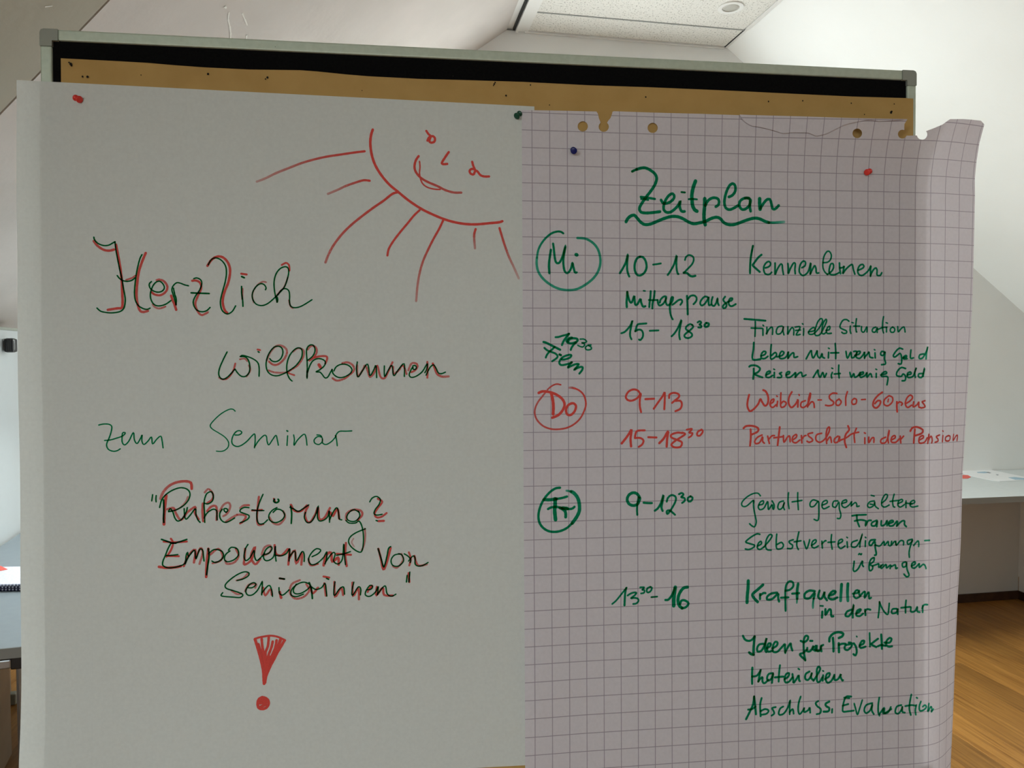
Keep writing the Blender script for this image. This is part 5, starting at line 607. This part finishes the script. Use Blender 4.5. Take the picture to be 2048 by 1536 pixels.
('lettering', 'R', 'green time "13-16" with raised 30', [('G',266,1.08,1.08,[1282,7049,1340,7002,1405,6927,1463,6858,1496,6821]),('G',329,1.08,1.08,[1489,6827,1474,6894,1467,6993,1463,7075]),('G',282,1.08,1.08,[1510,6935,1557,6908,1608,6896,1641,6904,1608,6942,1557,6979,1608,6974,1659,6987,1670,7023,1637,7057,1593,7062]),('G',266,1.08,1.08,[1696,6825,1758,6827,1725,6862,1758,6866,1754,6905,1710,6914]),('G',282,1.08,1.08,[1849,6824,1805,6843,1794,6886,1819,6904,1856,6881,1871,6839,1849,6824]),('G',251,1.62,1.62,[1863,6974,1951,6970]),('G',360,1.08,1.08,[2075,7024,2119,7020,2171,6958,2215,6859]),('G',548,1.08,1.08,[2223,6845,2208,6938,2200,7023,2199,7113]),('G',470,1.08,1.08,[2407,6849,2341,6864,2281,6948,2263,7040,2281,7113,2325,7154]),('G',360,1.08,1.08,[2325,7154,2377,7145,2421,7097,2399,7060,2348,7037,2311,7049,2296,7092])]),
('lettering', 'R', 'bold green word "Kraftquellen"', [('G',501,1.08,1.08,[3336,6793,3332,6909,3321,7010,3317,7111]),('G',439,1.08,1.08,[3563,6860,3480,6929,3404,6991,3419,7043,3480,7110]),('G',360,1.08,1.08,[3518,6996,3518,7068]),('G',360,1.08,1.08,[3525,7011,3571,6983,3601,6985]),('G',360,1.08,1.08,[3783,6985,3692,6995,3631,7037,3631,7080,3707,7076,3799,7000,3799,7058,3814,7117]),('G',345,1.08,1.08,[3913,6961,3982,6949,4035,6900,4028,6841,3974,6825,3928,6874,3913,6961,3913,7077,3916,7259]),('G',345,1.08,1.08,[3844,7063,3959,7062]),('G',439,1.08,1.08,[4112,6866,4097,6968,4097,7085]),('G',266,0.86,0.43,[4097,7085,4092,7150]),('G',345,1.08,1.08,[4020,7009,4127,7006]),('G',376,1.08,1.08,[4373,6986,4289,6975,4219,7017,4219,7082,4296,7085,4373,7008,4358,7095]),('G',329,0.97,0.43,[4358,7095,4347,7168,4346,7234]),('G',360,1.08,1.08,[4450,6982,4427,7069,4474,7107,4520,7029,4528,7000,4528,7073,4567,7130]),('G',376,1.08,1.08,[4605,7061,4675,7042,4706,7007,4659,6997,4605,7047,4597,7098,4660,7122,4729,7096]),('G',470,1.08,0.65,[4799,6900,4791,7025,4784,7145]),('G',470,1.08,0.65,[4900,6897,4893,7029,4901,7150]),('G',313,1.08,1.08,[4979,7047,5064,7036,5057,6998,5018,7012,4994,7077,5033,7120,5104,7089]),('G',313,1.08,1.08,[5080,7007,5088,7081,5158,7025,5174,7040,5166,7121,5221,7042,5237,7050,5240,7131,5272,7121])]),
('lettering', 'R', 'green words "in der Natur"', [('G',266,1.08,1.08,[4461,7209,4505,7214]),('G',360,1.08,1.08,[4494,7299,4489,7387]),('G',360,1.08,1.08,[4543,7264,4544,7352,4598,7274,4629,7283,4637,7371,4668,7375]),('G',345,1.08,1.08,[4955,7289,4885,7316,4862,7373,4917,7383,4971,7312,4994,7210,4979,7312,4979,7408]),('G',329,1.08,1.08,[5034,7351,5096,7317,5104,7288,5049,7308,5034,7374,5089,7391,5143,7356]),('G',329,1.08,1.08,[5175,7298,5183,7380]),('G',313,1.08,1.08,[5175,7328,5206,7292,5261,7302]),('G',282,1.08,1.08,[5407,7190,5403,7301,5387,7426]),('G',282,1.08,1.08,[5407,7190,5442,7273,5497,7357,5545,7381,5560,7278,5565,7219]),('G',298,1.08,1.08,[5687,7305,5616,7310,5608,7369,5679,7364,5703,7306,5703,7388]),('G',298,1.08,1.08,[5838,7185,5830,7274,5830,7371]),('G',298,1.08,1.08,[5759,7294,5902,7285]),('G',298,1.08,1.08,[5918,7293,5918,7360,5982,7355,6022,7290,6022,7357,6062,7374]),('G',298,1.08,1.08,[6112,7280,6112,7377]),('G',298,1.08,1.08,[6103,7317,6137,7266,6197,7268])]),
('lettering', 'R', 'green words "Ideen für Projekte"', [('G',345,1.08,1.08,[3254,7604,3286,7661,3344,7683,3395,7666,3434,7619]),('G',392,1.08,1.08,[3434,7625,3425,7711,3417,7809,3417,7890]),('G',392,1.4,1.08,[3350,7856,3382,7882,3417,7893]),('G',345,1.08,1.08,[3569,7737,3504,7746,3472,7800,3485,7850,3543,7834,3588,7756,3621,7652,3601,7732,3595,7818,3614,7862]),('G',345,1.08,1.08,[3621,7807,3672,7779,3685,7742,3646,7740,3627,7807,3646,7858,3705,7848]),('G',345,1.08,1.08,[3711,7811,3776,7777,3789,7728,3750,7720,3717,7787,3724,7862,3789,7865,3853,7806,3905,7759,3905,7821,3912,7889]),('G',345,1.08,1.08,[3912,7877,3964,7786,3996,7751,4003,7801,4022,7858]),('G',345,1.08,1.08,[4153,7721,4205,7742,4257,7714,4270,7664,4231,7650,4205,7699,4199,7785,4205,7898,4225,8017]),('G',345,1.08,1.08,[4225,8011,4166,7958,4140,7919,4192,7903,4244,7862]),('G',345,1.08,1.08,[4257,7832,4257,7882,4310,7878,4356,7805,4349,7855,4382,7882]),('G',345,1.08,1.08,[4303,7728,4336,7730]),('G',345,1.08,1.08,[4408,7808,4408,7883,4441,7878]),('G',345,1.08,1.08,[4481,7893,4474,7824,4507,7800]),('G',345,1.08,1.08,[4388,7807,4389,7869,4454,7885,4474,7811]),('G',392,1.08,1.08,[4605,7749,4612,7693,4665,7639,4744,7618,4823,7640,4810,7683,4757,7706]),('G',392,1.08,1.08,[4662,7701,4671,7796,4672,7902]),('G',392,1.08,1.08,[4755,7787,4757,7850,4760,7919]),('G',345,1.08,1.08,[4757,7812,4810,7796,4863,7799]),('G',345,1.08,1.08,[4936,7808,4863,7824,4850,7873,4897,7894,4956,7847,4963,7797,4916,7782]),('G',345,1.08,1.08,[4996,7799,5029,7851,5043,7927,5023,7982,4990,7962]),('G',235,1.08,1.08,[5040,7694,5046,7703]),('G',345,1.08,1.08,[5089,7835,5149,7812,5162,7769,5122,7773,5089,7835,5109,7873,5183,7858]),('G',282,1.08,1.08,[5249,7654,5252,7761,5256,7861]),('G',345,1.08,1.08,[5383,7748,5303,7801,5276,7825,5330,7859,5356,7873]),('G',360,1.08,1.08,[5436,7687,5443,7795,5448,7902]),('G',345,1.08,1.08,[5383,7861,5437,7845,5504,7861]),('G',345,1.08,1.08,[5490,7810,5571,7814,5604,7765,5571,7744,5524,7786,5517,7843,5558,7876,5611,7872])]),
('lettering', 'R', 'green word "Materialien"', [('G',360,1.08,1.08,[3399,8086,3395,8191,3395,8321]),('G',329,1.08,1.08,[3395,8216,3466,8207,3517,8148,3530,8112,3511,8197,3491,8295]),('G',329,1.08,1.08,[3491,8295,3530,8248,3556,8237,3556,8299,3588,8325,3646,8279]),('G',329,1.08,1.08,[3717,8183,3653,8192,3627,8247,3646,8291,3698,8257,3724,8184,3711,8257,3704,8325]),('G',313,1.08,1.08,[3828,8071,3815,8176,3808,8312]),('G',329,1.08,1.08,[3750,8247,3879,8242]),('G',329,1.08,1.08,[3905,8280,3958,8246,3971,8197,3925,8207,3899,8280,3918,8331,3971,8321,4023,8262]),('G',329,1.08,1.08,[4023,8212,4036,8287,4042,8344,4094,8278,4120,8236,4127,8305,4140,8324]),('G',266,1.08,1.08,[4116,8136,4133,8149]),('G',329,1.08,1.08,[4290,8189,4232,8223,4225,8291,4271,8312,4317,8252,4330,8203,4317,8277,4356,8329]),('G',329,1.08,1.08,[4363,8317,4415,8245,4461,8160,4435,8121,4408,8170,4409,8270,4415,8345,4455,8347,4494,8287]),('G',329,1.08,1.08,[4507,8256,4501,8337]),('G',235,1.08,1.08,[4501,8187,4514,8194]),('G',329,1.08,1.08,[4540,8314,4599,8280,4613,8231,4566,8241,4547,8315,4580,8373,4639,8345,4679,8278]),('G',329,1.08,1.08,[4685,8259,4692,8335,4745,8325,4791,8252,4784,8290,4811,8348,4824,8348])]),
('lettering', 'R', 'green words "Abschluss, Evaluation"', [('G',345,1.08,1.08,[3426,8516,3410,8627,3364,8728,3302,8844]),('G',345,1.08,1.08,[3426,8516,3441,8643,3454,8779]),('G',298,1.08,1.08,[3333,8704,3395,8700,3449,8666]),('G',313,1.08,1.08,[3542,8545,3519,8648,3527,8813]),('G',298,1.08,1.08,[3527,8738,3597,8712,3651,8738,3620,8781,3550,8792]),('G',298,1.08,1.08,[3761,8692,3706,8704,3729,8750,3737,8788,3698,8815]),('G',298,1.08,1.08,[3878,8691,3831,8718,3808,8785,3831,8813,3894,8790,3957,8696,3988,8600,3980,8705,3980,8810]),('G',298,1.08,1.08,[3980,8780,4027,8737,4043,8806]),('G',298,1.08,1.08,[4153,8557,4122,8653,4114,8758,4138,8819,4193,8762,4208,8725,4208,8793,4272,8767,4295,8730,4303,8806]),('G',298,1.08,1.08,[4430,8640,4390,8668,4414,8715,4470,8763,4462,8823,4406,8835]),('G',345,1.08,1.08,[4605,8658,4549,8685,4557,8723,4605,8756,4589,8803,4517,8804]),('G',298,1.08,1.08,[4653,8774,4649,8827]),('G',298,1.08,1.08,[4956,8602,4876,8598,4836,8679,4820,8769,4828,8822,4908,8822,4996,8817]),('G',298,1.08,1.08,[4844,8611,4924,8623]),('G',298,1.08,1.08,[4820,8731,4908,8713]),('G',266,1.08,1.08,[5004,8711,5028,8796,5056,8881,5093,8784,5133,8665]),('G',298,1.08,1.08,[5294,8720,5197,8745,5165,8819,5198,8867,5262,8825,5297,8735,5286,8826,5319,8889]),('G',298,1.08,1.08,[5407,8643,5391,8756,5391,8863,5411,8917]),('G',298,1.08,1.08,[5411,8894,5488,8800,5489,8884,5554,8872,5594,8798]),('G',298,1.08,1.08,[5472,8822,5472,8890,5553,8857,5602,8829]),('G',298,1.08,1.08,[5765,8778,5692,8796,5667,8879,5716,8905,5773,8839,5781,8794,5781,8878,5822,8896]),('G',298,1.08,1.08,[5928,8626,5904,8740,5896,8847,5920,8937]),('G',298,1.08,1.08,[5830,8797,5928,8787,5994,8799]),('G',298,1.08,1.08,[6010,8792,5994,8868,6002,8937]),('G',266,1.08,1.08,[6013,8677,6027,8686]),('G',298,1.08,1.08,[6086,8744,6060,8811,6069,8880,6129,8878,6183,8837,6155,8804,6120,8823]),('G',313,1.08,1.08,[6229,8789,6220,8849,6211,8910,6268,8841,6288,8882,6279,8924,6320,8888])]),
]
for part, sh, label, strokes in WRITING:
    write(part, label, shL if sh == 'L' else shR, left_sheet if sh == 'L' else right_sheet, strokes)

# ------------------------------------------------------------------ push pins (axis = -y of the board, head towards the camera)
def pin(color, fn, st, tilt, label):
    p = fn(*st); M_ = Matrix.Translation(BF[0]) @ (Matrix.Rotation(BF[1][2], 4, 'Z') @ Matrix.Rotation(BF[1][0], 4, 'X'))
    o = empty('push_pin', M_ @ Vector(p)); o.rotation_euler = (Matrix.Rotation(BF[1][2], 3, 'Z') @ Matrix.Rotation(BF[1][0]+R(tilt[1]), 3, 'X') @ Matrix.Rotation(R(tilt[0]), 3, 'Z')).to_euler()
    tag(o, label, 'push pin', 'push pins on the board')
    s = 0.001
    MB().tube([(0, -y*s, 0) for y in (1.0, 1.3, 2.6, 3.0, 3.4, 5, 7, 8.6, 9.0, 9.6, 10.4, 10.8)], [x*s for x in (3.2, 4.0, 4.1, 3.7, 2.6, 2.2, 2.5, 3.2, 4.2, 4.6, 4.5, 3.8)], 20).build('head', PIN[color], o, smooth_=True)
    MB().tube([(0, 0.005, 0), (0, -0.0012, 0)], 0.00055, 8).build('needle', M_steel, o)
pin('red', left_sheet, (0.0715, 0.0191), (52, 40), 'red push pin at the top left corner of the plain sheet')
pin('green', left_sheet, (0.6639, 0.0102), (-35, 50), 'green push pin at the top right corner of the plain sheet')
pin('blue', right_sheet, (0.0733, 0.0533), (-3, 27), 'blue push pin at the left of the squared sheet, above the heading')
pin('red', right_sheet, (0.5235, 0.0721), (-52, 34), 'red push pin at the right of the squared sheet, right of the heading')
